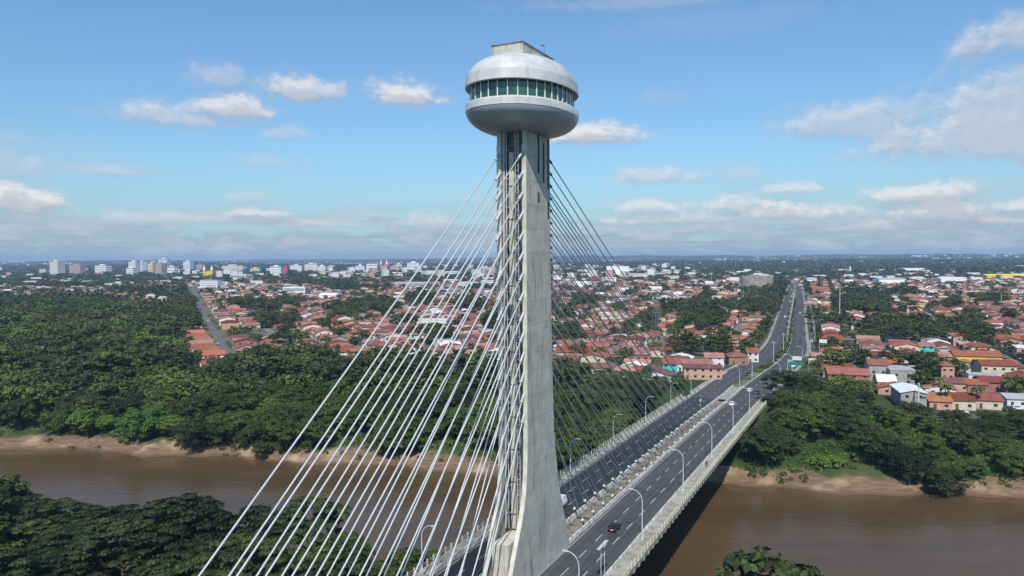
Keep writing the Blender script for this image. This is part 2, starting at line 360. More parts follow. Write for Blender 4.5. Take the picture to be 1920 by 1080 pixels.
NRM = np.array(NRM)
def PT(s, t, dzv=0.0):
    x = np.interp(s, SLn, PN[:, 0]); y = np.interp(s, SLn, PN[:, 1]); z = np.interp(s, SLn, PN[:, 2]); a = np.interp(s, SLn, NRM[:, 0]); c = np.interp(s, SLn, NRM[:, 1])
    return Vector((x + t * a, y + t * c, z + dzv))
def heading(s):
    a = PT(s - 1, 0); b = PT(s + 1, 0); return math.atan2(b.y - a.y, b.x - a.x)
def sweep(mb, s0, s1, prof, closed=True, mi=0, step=None):
    ss = [s0] + [q for q in SL if s0 + .01 < q < s1 - .01] + [s1]
    n = 0 if callable(prof) else len(prof); vs = []
    for s in ss:
        pr = prof(s) if callable(prof) else prof
        for (t, z) in pr: vs.append(PT(s, t, z))
    if callable(prof): n = len(prof(s0))
    fs = []
    for i in range(len(ss) - 1):
        for k in range(n if closed else n - 1): fs.append((i * n + k, i * n + (k + 1) % n, (i + 1) * n + (k + 1) % n, (i + 1) * n + k))
    if closed: fs.append(tuple(range(n))[::-1]); fs.append(tuple(range((len(ss) - 1) * n, len(ss) * n)))
    return mb.add(vs, fs, mi)
SE = 182.0   # where the deck lands on the far bank
deck = thing("bridge_deck", "long concrete bridge deck with two asphalt carriageways crossing the brown river", "bridge", tuple(W(0, 0, 0)))
def dpart(mb, name, m, par=None):   # parts are built in world coordinates
    o = mb.obj(name, m, par or deck); o.matrix_parent_inverse = Matrix.Translation(W(0, 0, 0)).inverted(); return o
m_ = MB(); sweep(m_, -170, SE, [(-16.2, -.28), (-2.0, -.28), (-2.0, -.7), (2.0, -.7), (2.0, -.28), (16.2, -.28), (16.2, -.75), (11.5, -1.15), (6.0, -2.6), (-6.0, -2.6), (-11.5, -1.15), (-16.2, -.75)]); dpart(m_, "deck_slab", M_DECK)
for sgn in (1, -1):
    m_ = MB(); sweep(m_, -170, SE, [(sgn * 13.55, -.276), (sgn * 16.25, -.276), (sgn * 16.25, .16), (sgn * 13.55, .16)]); dpart(m_, "walkway", M_WALK)
    m_ = MB(); sweep(m_, -170, SE, [(sgn * 2.37, -.27), (sgn * 13.15, -.27), (sgn * 13.15, 0), (sgn * 2.37, 0)]); dpart(m_, "carriageway", M_ASPH if sgn > 0 else M_ASPHD)
    m_ = MB(); sweep(m_, -170, 252 if sgn < 0 else 196, [(sgn * 13.15, -.2), (sgn * 13.55, -.2), (sgn * 13.5, .5), (sgn * 13.42, .95), (sgn * 13.24, .95), (sgn * 13.2, .5)]); dpart(m_, "outer_barrier", M_BARR)
    m_ = MB(); sweep(m_, -170, 215, [(sgn * 1.95, -.27), (sgn * 2.37, -.27), (sgn * 2.33, .4), (sgn * 2.28, .9), (sgn * 2.05, .9), (sgn * 2.0, .4)]); dpart(m_, "median_barrier", M_BARR)
    # fascia brackets under the walkway edge
    m_ = MB(); s = -60
    while s < SE:
        for q in (PT(s, sgn * 16.3),):
            a = PT(s, sgn * 15.9, -1.0); 
            vs = [PT(s + ds, sgn * t, z) for ds in (-.35, .35) for (t, z) in ((14.0, -1.1), (16.42, -.8), (16.42, -.3), (16.26, -.3), (16.26, -.74), (14.0, -.9))]
            m_.add(vs, [tuple(range(6)), tuple(range(11, 5, -1))] + [(i, (i + 1) % 6, (i + 1) % 6 + 6, i + 6) for i in range(6)])
        s += 3.0
    dpart(m_, "edge_brackets", M_DECK)
    for ln in (6.15, 9.55):
        s = -17.0
        while s < SE - 5:
            a, b2 = s, s + 4.0; t0 = sgn * ln
            dpart(MB().add([PT(a, t0 - .09, .006), PT(a, t0 + .09, .006), PT(b2, t0 + .09, .006), PT(b2, t0 - .09, .006)], [(0, 1, 2, 3)]), "lane_marking", M_LINE)
            s += 8.6
    for ln in (2.8, 12.75):
        m_ = MB(); t0 = sgn * ln; sweep(m_, -170, SE - .5, [(t0 - .07, .006), (t0 + .07, .006)], closed=False); dpart(m_, "edge_line", M_LINE)
m_ = MB(); s = -100.0; k = 0
while s < SE - 3:      # open concrete grid of the median
    wdt = .9 if k % 2 else .5
    m_.add([PT(s, -1.94, -.69), PT(s + wdt, -1.94, -.69), PT(s + wdt, 1.94, -.69), PT(s, 1.94, -.69), PT(s, -1.94, -.12), PT(s + wdt, -1.94, -.12), PT(s + wdt, 1.94, -.12), PT(s, 1.94, -.12)],
           [(0, 3, 2, 1), (4, 5, 6, 7), (0, 1, 5, 4), (1, 2, 6, 5), (2, 3, 7, 6), (3, 0, 4, 7)]); s += 2.15; k += 1
dpart(m_, "median_beams", mat("median_concrete", (.27, .25, .21), .9, col2=(.13, .12, .09), vs=.5))
for s in (46.0, 100.0, 150.0, -60):   # piers
    if s in (46.0, 100.0): continue
    m_ = MB()
    for t in (-8, 8):
        p = PT(s, t); m_.tube([(p.x, p.y, -2), (p.x, p.y, p.z - 2.0)], 1.2, 16)
    a, c = PT(s, -11), PT(s, 11); d1 = Vector((DIR[0], DIR[1], 0)) * 1.3
    vs = [a - d1, c - d1, c + d1, a + d1]; zt = a.z - 1.3
    m_.add([(v.x, v.y, zt - 2.0) for v in vs] + [(v.x, v.y, zt) for v in vs], [(0, 3, 2, 1), (4, 5, 6, 7), (0, 1, 5, 4), (1, 2, 6, 5), (2, 3, 7, 6), (3, 0, 4, 7)])
    dpart(m_, "pier", M_DECK)
m_ = MB()   # abutment under the landing
vs = [PT(SE - 3, -16, -.9), PT(SE - 3, 16, -.9), PT(SE + 6, 16, -.9), PT(SE + 6, -16, -.9)]
m_.add([(v.x, v.y, 5) for v in vs] + list(vs), [(0, 3, 2, 1), (4, 5, 6, 7), (0, 1, 5, 4), (1, 2, 6, 5), (2, 3, 7, 6), (3, 0, 4, 7)]); dpart(m_, "abutment", M_DECK)
# railings
for sgn in (1, -1):
    rl = thing("railing", ("railing of pale posts along the right-hand walkway edge of the bridge" if sgn > 0 else "railing of pale posts along the left-hand walkway edge of the bridge"), "railing", tuple(PT(0, sgn * 16.1)), 0)
    inv = Matrix.Translation(PT(0, sgn * 16.1)).inverted()
    m_ = MB()
    for z in (.62, 1.0): sweep(m_, -60, SE, [(sgn * 16.12 - .02, z), (sgn * 16.12 + .02, z), (sgn * 16.12 + .02, z + .04), (sgn * 16.12 - .02, z + .04)])
    o = m_.obj("rail", M_GALV, rl); o.matrix_parent_inverse = inv
    pm = MB().box(-.09, .09, -.09, .09, .16, 1.32).mesh("post", M_POST); rest = MB(); s = -20.0; n_ = 0
    while s < SE:
        if n_ < 99: o = link("post", pm, rl, rz=BROT); o.location = PT(s, sgn * 16.12) - PT(0, sgn * 16.1); n_ += 1
        else:
            c = PT(s, sgn * 16.12); rest.box(c.x - .09, c.x + .09, c.y - .09, c.y + .09, c.z + .16, c.z + 1.32)
        s += 2.0
    if rest.v: o = rest.obj("post", M_POST, rl); o.matrix_parent_inverse = inv; o['kind'] = 'stuff'

# avenue on the far bank (structure)
def HW(s): return float(np.interp(s, [250, 420], [14.2, 11.2]))
m_ = MB(); sweep(m_, SE, SL[-1], lambda s: [(-HW(s), .0), (-2.3, .0)], closed=False); kind(m_.obj("avenue_road", M_ASPH))
m_ = MB(); sweep(m_, SE, SL[-1], lambda s: [(2.3, .0), (HW(s), .0)], closed=False); kind(m_.obj("avenue_road", M_ASPH))
m_ = MB(); sweep(m_, SE, SL[-1], lambda s: [(-HW(s), -.7), (-HW(s), -.004), (HW(s), -.004), (HW(s), -.7)], closed=False); kind(m_.obj("road_base", M_DECK))
m_ = MB(); sweep(m_, 215, SL[-1], [(-2.3, -.02), (-2.3, .14), (2.3, .14), (2.3, -.02)], closed=False); kind(m_.obj("median_strip", mat("verge", (.19, .17, .13), .95, col2=(.05, .09, .03), vs=.12)))
for sgn in (1, -1):
    m_ = MB(); sweep(m_, SE + 10, 1500, lambda s, q=sgn: [(q * HW(s), -.02), (q * HW(s), .13), (q * HW(s) + q * 2, .13), (q * HW(s) + q * 2, -.5)][::q], closed=False); kind(m_.obj("pavement", mat("pavement", (.33, .31, .28), .9, .3, .3)))
    m_ = MB(); s = SE + 4
    for ln in (6.15, 9.95):
        s = SE + 4
        while s < 1100: t0 = sgn * ln; m_.add([PT(s, t0 - .09, .006), PT(s, t0 + .09, .006), PT(s + 3, t0 + .09, .006), PT(s + 3, t0 - .09, .006)], [(0, 1, 2, 3)]); s += 9
    kind(m_.obj("road_marking", M_LINE))
m_ = MB(); sweep(m_, 215, 420, [(2.1, .0), (2.32, .0), (2.32, .35), (2.1, .35)]); kind(m_.obj("kerb", M_BARR))
# service road right of the avenue
m_ = MB(); sweep(m_, 320, 700, [(17.6, .0), (23.0, .0)], closed=False); kind(m_.obj("service_road", mat("old_asphalt", (.11, .108, .10), .9, .25, .3)))
# riverside road on the right
def road_line(name, pts, w, m, lift=.12):
    pts = catmull(pts, 6) if len(pts) > 2 else pts; mb = MB(); vs = []; 
    for i, p in enumerate(pts):
        a = pts[max(i - 1, 0)]; c = pts[min(i + 1, len(pts) - 1)]; dx, dy = c[0] - a[0], c[1] - a[1]; L = math.hypot(dx, dy); nx_, ny_ = dy / L, -dx / L
        for t in (-w / 2, w / 2): x, y = p[0] + t * nx_, p[1] + t * ny_; vs.append((x, y, max(h1(x, y), h1(p[0], p[1])) + lift))
    fs = [(2 * i, 2 * i + 1, 2 * i + 3, 2 * i + 2) for i in range(len(pts) - 1)]; mb.add(vs, fs); return kind(mb.obj(name, m))
M_STREET = mat("street_surface", (.20, .19, .18), .9, .3, .2)
RIV = [(132, 266), (150, 262), (190, 254), (260, 243), (420, 220)]
road_line("riverside_road", RIV, 7.5, mat("old_asphalt", None)); road_line("riverside_verge", [(x - .5, y - 6.2) for x, y in RIV], 3.0, mat("pale_verge", (.34, .32, .25), .95, col2=(.12, .15, .06), vs=.2))
LST = [gp(432, 672), gp(402, 622), gp(378, 582), gp(366, 552), gp(360, 530)]
road_line("street", LST, 5.4, mat("street_asphalt", (.15, .145, .14), .9, .25, .2))

# ------------------------------------------------------------------ pylon (local x = along the bridge, local y = -right)
pyl = thing("bridge_pylon", "tall grey concrete bridge pylon with ladder recess and round observation pod on top", "bridge pylon", tuple(W(0, 0, 0)), BROT)
NEAR = [(-2, 19), (8, 15.5), (14, 13), (20.8, 10.2), (25, 8.1), (27.5, 6.7), (31, 5.4), (36, 4.8), (44, 4.7), (90.6, 4.7)]
FAR = [(-2, 19), (8, 16.5), (15, 14), (20, 12.1), (25, 9.9), (30, 8.1), (36, 6.8), (42, 6.1), (50, 5.7), (60, 5.35), (75, 5.05), (90.6, 4.95)]
nz = [p[0] for p in NEAR]; nl = [p[1] for p in NEAR]; fz = [p[0] for p in FAR]; fl = [p[1] for p in FAR]
zs = [-2, 4, 8, 11, 14, 16, 18, 20, 22, 23.5, 25, 26, 27.5, 29, 31, 33.5, 36, 39, 42, 46, 50, 55, 60, 67, 75, 83, 90.6]
def smooth_i(z, a, b): return sum(np.interp(z + d, a, b) for d in (-1.6, 0, 1.6)) / 3
for side, (y0, y1) in (("r", (-2.62, -1.92)), ("l", (1.92, 2.62))):
    m_ = MB(); poly = [(-smooth_i(z, nz, nl), z) for z in zs] + [(smooth_i(z, fz, fl), z) for z in zs[::-1]]
    vs = []; fs = []; n = len(zs)
    for z in zs:
        a, c = -smooth_i(z, nz, nl), smooth_i(z, fz, fl)
        vs += [(a + .12, y0, z), (c - .12, y0, z), (c, y0 + .12, z), (c, y1 - .12, z), (c - .12, y1, z), (a + .12, y1, z), (a, y1 - .12, z), (a, y0 + .12, z)]
    for i in range(n - 1):
        for k in range(8): fs.append((i * 8 + k, i * 8 + (k + 1) % 8, (i + 1) * 8 + (k + 1) % 8, (i + 1) * 8 + k))
    fs += [tuple(range(8))[::-1], tuple(range((n - 1) * 8, n * 8))]
    m_.add(vs, fs); m_.obj("side_wall", M_CONC, pyl)
m_ = MB()   # near edge of each wall, its sunlit tone painted as a paler strip
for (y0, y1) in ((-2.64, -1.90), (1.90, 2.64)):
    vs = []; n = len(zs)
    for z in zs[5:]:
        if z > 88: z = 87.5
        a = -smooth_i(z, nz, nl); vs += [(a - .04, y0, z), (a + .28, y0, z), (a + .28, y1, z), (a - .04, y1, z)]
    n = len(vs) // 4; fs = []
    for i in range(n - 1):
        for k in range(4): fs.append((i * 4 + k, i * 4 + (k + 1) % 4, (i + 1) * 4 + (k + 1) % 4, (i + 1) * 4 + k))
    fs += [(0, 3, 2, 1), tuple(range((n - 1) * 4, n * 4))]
    MB().add(vs, fs).obj("sunlit_edge_strip", M_CONCL, pyl)
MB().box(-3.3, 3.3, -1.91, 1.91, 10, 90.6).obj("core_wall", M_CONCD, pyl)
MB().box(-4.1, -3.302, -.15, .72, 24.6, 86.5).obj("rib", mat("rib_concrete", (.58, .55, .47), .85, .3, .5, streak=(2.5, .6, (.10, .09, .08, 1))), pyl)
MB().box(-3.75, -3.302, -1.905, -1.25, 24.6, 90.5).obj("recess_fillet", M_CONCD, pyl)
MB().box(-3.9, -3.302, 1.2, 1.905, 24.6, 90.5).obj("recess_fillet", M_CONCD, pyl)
MB().box(-4.32, -4.102, -.05, .62, 58.6, 61.8).obj("junction_box", mat("slate_box", (.13, .16, .19), .6), pyl)
m_ = MB()
for k in range(11): m_.box(-4.18, -4.102, -.16, .73, 27 + k * 5.4, 27.12 + k * 5.4)
m_.obj("rib_clamp", M_SLEEVD, pyl)
for yy, r_ in ((1.62, .075), (1.42, .05), (1.05, .06)):
    m_ = MB().tube([(-4.35, yy, 24.6), (-4.35, yy, 90)], r_, 8)
    for k in range(14): m_.box(-4.36, -3.3, yy - .05, yy + .05, 27 + k * 4.6, 27.18 + k * 4.6)
    m_.obj("service_pipe", M_GALV, pyl)
m_ = MB()
for yy in (-.62, -1.12): m_.tube([(-4.45, yy, 24.6), (-4.45, yy, 90)], .055, 6)
z = 25.0
while z < 90: m_.tube([(-4.45, -.62, z), (-4.45, -1.12, z)], .03, 5); z += .9
z = 26.0
while z < 90:
    for yy in (-.62, -1.12): m_.box(-4.45, -3.3, yy - .03, yy + .03, z, z + .06)
    z += 4.5
m_.obj("ladder", M_GALV, pyl)
m_ = MB(); z = 27.0     # zigzag tray bracing beside the ladder
while z < 88:
    m_.tube([(-4.3, -1.35, z), (-4.3, -1.75, z + .9), (-4.3, -1.35, z + 1.8)], .03, 4); z += 1.8
m_.tube([(-4.3, -1.35, 26), (-4.3, -1.35, 89)], .035, 5); m_.tube([(-4.3, -1.75, 26), (-4.3, -1.75, 89)], .035, 5); m_.obj("cable_tray", M_SLEEVD, pyl)
# ribbed stair housing at the foot
pr = []; y = 1.15; st = 2.6 / 14
for k in range(14):
    yy = 1.0 - k * st; pr += [(-10.2 if k % 2 else -10.38, yy), (-10.2 if k % 2 else -10.38, yy - st)]
m_ = MB().prism([(x, y) for x, y in pr] + [(-3.31, 1.0 - 14 * st), (-3.31, 1.0)], 8, 24.2, 'z'); m_.obj("stair_housing", M_CONCL, pyl)
m_ = MB()  # shade of the upright grooves painted as dark panels, along with dark streaks
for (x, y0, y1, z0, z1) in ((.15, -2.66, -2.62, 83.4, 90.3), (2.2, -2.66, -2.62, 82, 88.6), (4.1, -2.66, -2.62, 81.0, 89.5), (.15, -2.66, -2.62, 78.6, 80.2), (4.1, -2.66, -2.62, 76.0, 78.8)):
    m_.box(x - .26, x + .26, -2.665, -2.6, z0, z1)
m_.obj("slot", mat("groove_shade_and_stain", (.05, .05, .05), .95, .3, 2.), pyl)
# ---- observation pod
def ell(rf, z, n=96, a=11.85, b_=8.5, e=2.15):
    o = []
    for k in range(n):
        t = 2 * math.pi * k / n; c, s = math.cos(t), math.sin(t)
        o.append((a * rf * abs(c) ** (2 / e) * (1 if c >= 0 else -1), b_ * rf * abs(s) ** (2 / e) * (1 if s >= 0 else -1), z))
    return o
def loft(rings, name, m, smooth=True, cap0=False, cap1=False, par=None):
    n = len(rings[0]); m_ = MB(); vs = [v for r_ in rings for v in r_]; fs = []
    for i in range(len(rings) - 1):
        for k in range(n): fs.append((i * n + k, i * n + (k + 1) % n, (i + 1) * n + (k + 1) % n, (i + 1) * n + k))
    if cap0: fs.append(tuple(range(n))[::-1])
    if cap1: fs.append(tuple(range((len(rings) - 1) * n, len(rings) * n)))
    m_.add(vs, fs); o = m_.obj(name, m, par or pyl, smooth=smooth)
    if smooth: o.data.set_sharp_from_angle(angle=R(32))
    return o
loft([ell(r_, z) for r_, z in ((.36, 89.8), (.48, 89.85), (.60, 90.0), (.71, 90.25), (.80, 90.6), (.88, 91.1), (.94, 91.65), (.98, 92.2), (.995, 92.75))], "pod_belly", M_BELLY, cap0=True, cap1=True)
loft([ell(r_, z) for r_, z in ((.985, 92.6), (1.0, 92.76), (.998, 93.75), (.98, 94.0), (.94, 94.15), (.86, 94.2))], "pod_lower_rim", M_DOME, cap0=True, cap1=True)
glass = loft([ell(.905, 94.15), ell(.905, 97.7)], "window_band", mat("tinted_glass", (.008, .04, .038), .06, spec=.8, col2=(.03, .11, .07), vs=.3), cap0=True, cap1=True)
mm = MB().box(-.07, .07, -.06, .06, 94.15, 97.6).mesh("mullion", M_WHITE)
E_ = ell(.912, 0, 1440); L = [0.0]
for i in range(1, 1440): L.append(L[-1] + math.dist(E_[i], E_[i - 1]))
NM = 38
for k in range(NM):
    i = int(np.searchsorted(L, (k + .5) * L[-1] / NM)); x, y, _ = E_[i]; x2, y2, _ = E_[(i + 4) % 1440]
    link("mullion", mm, glass, (x, y, 0), math.atan2(y2 - y, x2 - x))
loft([ell(r_, z) for r_, z in ((.86, 97.4), (.915, 96.75), (.985, 96.5), (1.0, 96.62), (.985, 98.2), (.972, 98.3))], "pod_upper_rim", M_DOME, cap0=True, cap1=True)
loft([ell(r_, z) for r_, z in ((.965, 98.2), (.962, 98.4), (.93, 99.15), (.87, 99.95), (.79, 100.65), (.68, 101.2), (.56, 101.6), (.40, 101.9), (.2, 102.05), (.02, 102.1))], "pod_dome", M_DOME, cap0=True, cap1=True)
m_ = MB().box(-5.9, 6.2, -2.75, 2.75, 100.4, 103.25); m_.obj("lift_housing", M_CONC, pyl)
m_ = MB().box(-6.0, 6.3, -2.85, 2.85, 103.252, 103.45); m_.obj("parapet_cap", M_CONCD, pyl)
m_ = MB().tube([(3.2, -2.4, 102.9), (3.2, -2.4, 105.2)], .05, 6).tube([(3.2, -2.4, 105.1), (3.2, -2.1, 105.1)], .05, 6).box(3.0, 3.25, -2.15, -1.95, 104.95, 105.2); m_.obj("antenna", M_SLEEVD, pyl)

# ------------------------------------------------------------------ stay cables
def cable(name, label, group, s0, t, z0, s1, z1, rad, m, sleeve_m, fwd):
    """s0,z0 on the pylon; s1,z1 on the deck"""
    base = W(s1, t, z1); root = thing(name, label, "stay cable", tuple(base), BROT, group)
    A = Vector((0, 0, 0)); B_ = Vector((s0 - s1, 0, z0 - z1)); u = B_.normalized(); Ln = B_.length
    pts = []; sag = Ln * .0035
    for k in range(9):
        q = k / 8; p = u * (Ln * q); p.z -= sag * 4 * q * (1 - q); pts.append(p)
    MB().tube(pts, rad, 8).obj("sheath", m, root, smooth=True)
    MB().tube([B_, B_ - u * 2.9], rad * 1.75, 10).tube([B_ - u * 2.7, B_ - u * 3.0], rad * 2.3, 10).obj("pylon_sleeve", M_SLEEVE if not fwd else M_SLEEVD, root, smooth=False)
    MB().tube([A, u * 2.6], rad * 1.7, 10).obj("deck_sleeve", sleeve_m, root)
    MB().tube([u * 2.6, u * 2.95], rad * 3.0, 10).obj("damper", M_WHITE, root)
CG_B = "stay cables of the fan towards the foreground"; CG_F = "stay cables of the fan towards the far bank"
for t in (2.02, -2.02):
    side = "right-hand" if t > 0 else "left-hand"
    for k in range(14):
        z0 = 86.9 - 3.2 * k; s1 = -(98.8 - k * (98.8 - 22.5) / 13)
        cable("stay_cable", f"white stay cable, foreground fan, {side} plane, {ORD(k + 1)} from the top of the pylon", CG_B, -3.9, t, z0, s1, dz(s1) - .1, .108, M_CABLE, M_CABLE, False)
    for k in range(22):
        z0 = 87.2 - 2.1 * k; s1 = 154 - k * (154 - 23.0) / 21
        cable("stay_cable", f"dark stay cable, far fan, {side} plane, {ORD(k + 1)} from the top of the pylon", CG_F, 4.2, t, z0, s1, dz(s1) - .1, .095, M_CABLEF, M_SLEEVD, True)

# ------------------------------------------------------------------ street lamps
def lamp_mesh(h, reach):
    m_ = MB(); pts = [(0, 0, 0), (0, 0, h * .55), (0, 0, h * .78)]
    for k in range(1, 8):
        a = R(90) * k / 7; pts.append((reach * (1 - math.cos(a)), 0, h * .78 + (h * .22) * math.sin(a)))
    m_.tube(pts, [.11, .09, .08] + [.06] * 7, 8).box(-.2, .2, -.2, .2, 0, .25); post = m_.mesh("post", M_GALV)
    head = MB().box(reach - .1, reach + .75, -.16, .16, h - .08, h + .06).box(reach + .1, reach + .6, -.12, .12, h - .14, h - .081).mesh("lamp_head", M_GALV)
    return post, head
LPM = lamp_mesh(9.3, 1.9)
def street_lamp(p, rz, label, group):
    o = thing("street_lamp", label, "street lamp", tuple(p), rz, group); link("post", LPM[0], o); link("lamp_head", LPM[1], o)
for k in range(-2, 5):
    s = 22 + 33 * k; p = PT(s, 13.9, .16)
    if s > -20: street_lamp(p, heading(s) + R(90), f"curved white lamp post on the bridge's right walkway, {ORD(k + 2)} counting away from the viewer", "street lamps on the bridge")
for k in range(-2, 7):
    s = 22 + 33 * k; p = PT(s, -13.9, .16)
    street_lamp(p, heading(s) - R(90), f"curved lamp post on the bridge's left walkway, {ORD(k + 3)} counting away from the viewer", "street lamps on the bridge")
for k, s in enumerate((212, 240)): street_lamp(PT(s, 1.0, .14), heading(s) + R(90), f"lamp post on the paved median just past the bridge, {ORD(k + 1)} from the bridge", "street lamps along the avenue")
for k, s in enumerate((230, 262, 295)): street_lamp(PT(s, 15.0, .14), heading(s) + R(90), f"curved lamp post on the right pavement past the bridge, {ORD(k + 1)} from the bridge", "street lamps along the avenue")
pole_post = MB().tube([(0, 0, 0), (0, 0, 11)], [.16, .1], 8).box(-.06, .06, -1.3, 1.3, 10.2, 10.35).mesh("post", M_GALV); arm_m = MB().tube([(0, 0, 9), (1.6, 0, 9.5)], .05, 6).box(1.5, 2.1, -.12, .12, 9.42, 9.56).mesh("lamp_arm", M_GALV)
def utility_pole(p, rz, label, group, sc=1.0, wd_=1.0):
    o = thing("utility_pole", label, "utility pole", tuple(p), rz, group); link("post", pole_post, o); link("lamp_arm", arm_m, o); o.scale = (wd_, wd_, sc)
for k in range(14):
    s = 300 + 45 * k; utility_pole(PT(s, 0, .14), heading(s), f"slim pole on the planted median of the avenue, {ORD(k + 1)} from the bridge", "poles along the avenue")
    s = 320 + 42 * k; utility_pole(PT(s, 16.6, .1), heading(s) + R(90), f"utility pole on the right-hand pavement of the avenue, {ORD(k + 1)} from the bridge", "poles along the avenue")
def pole_at(px, py, hpx, label):
    x, y = gp(px, py); k = proj(x, y, 12)[2]; utility_pole((x, y, h1(x, y)), R(-21), label, "poles in the town", hpx / FPX * k / 11.0, 2.0)
for (px, py, hh_, lb) in ((1574, 612, 74, "tall thin pole rising out of the trees right of the avenue"), (1722, 770, 55, "pole at the riverside road beside the grey concrete house"), (1578, 690, 40, "pole behind the red-roofed brick house right of the avenue"),
                     (439, 550, 48, "tall white mast in the town left of the cables"), (1650, 560, 20, "thin pole among the trees right of the avenue"), (1877, 575, 25, "pole near the right edge beside the trees"), (1334, 532, 20, "thin mast in the far centre of the town"), (1379, 505, 30, "lone mast far off left of the concrete reservoir")): pole_at(px, py, hh_, lb)

# traffic signs on the avenue, panel frame on the bridge
def sign(p, rz, w, h, z, col, label):
    o = thing("road_sign", label, "road sign", tuple(p), rz, "road signs by the avenue")
    MB().tube([(0, 0, 0), (0, 0, z + h)], .1, 8).obj("post", M_GALV, o); MB().box(-.06, .06, -w, -.0, z, z + h).obj("panel", mat("sign_" + col[0], col[1], .5), o)
sg = ("green", (.03, .20, .17)); sw = ("white", (.62, .68, .66))
sign(PT(252, 14.6, .1), heading(252), 7.0, 1.6, 5.6, sg, "green direction sign panel over the right carriageway past the bridge")
sign(PT(256, 16.2, .1), heading(256), 4.0, 1.8, 7.5, sw, "pale sign panel on a tall post beside the green one")
sign(PT(262, 22.5, .1), heading(262), 3.5, 2.0, 6, ("grey", (.7, .7, .7)), "white sign board on a post right of the avenue entrance")
sign(PT(345, 19.5, .1), heading(345), 4.0, 2.0, 6, ("grey", None), "white board on a post further up right of the avenue")
fr = thing("sign_gantry", "two-post steel frame with a long narrow panel at the right barrier near the black car", "sign frame", tuple(PT(1.2, 13.35, .95)), heading(1.2), None)
MB().tube([(-.9, 0, -.9), (-.9, 0, 5.2)], .05, 8).obj("post", M_GALV, fr); MB().tube([(.9, 0, -.9), (.9, 0, 5.6)], .05, 8).obj("post", M_GALV, fr)
MB().box(-2.2, 2.1, -.28, .28, 5.3, 5.42).box(-.2, .9, -.35, .1, 5.05, 5.25).obj("panel", M_SLEEVE, fr)
m_ = MB(); bx = thing("roadside_box", "small white box camera on a short pole at the median barrier far along the bridge", "traffic camera", tuple(PT(150, -2.2, .9)), BROT)
MB().tube([(0, 0, 0), (0, 0, 3.2)], .06, 8).obj("post", M_GALV, bx); MB().box(-.35, .35, -.3, .3, 3.2, 4.0).obj("housing", M_WHITE, bx)

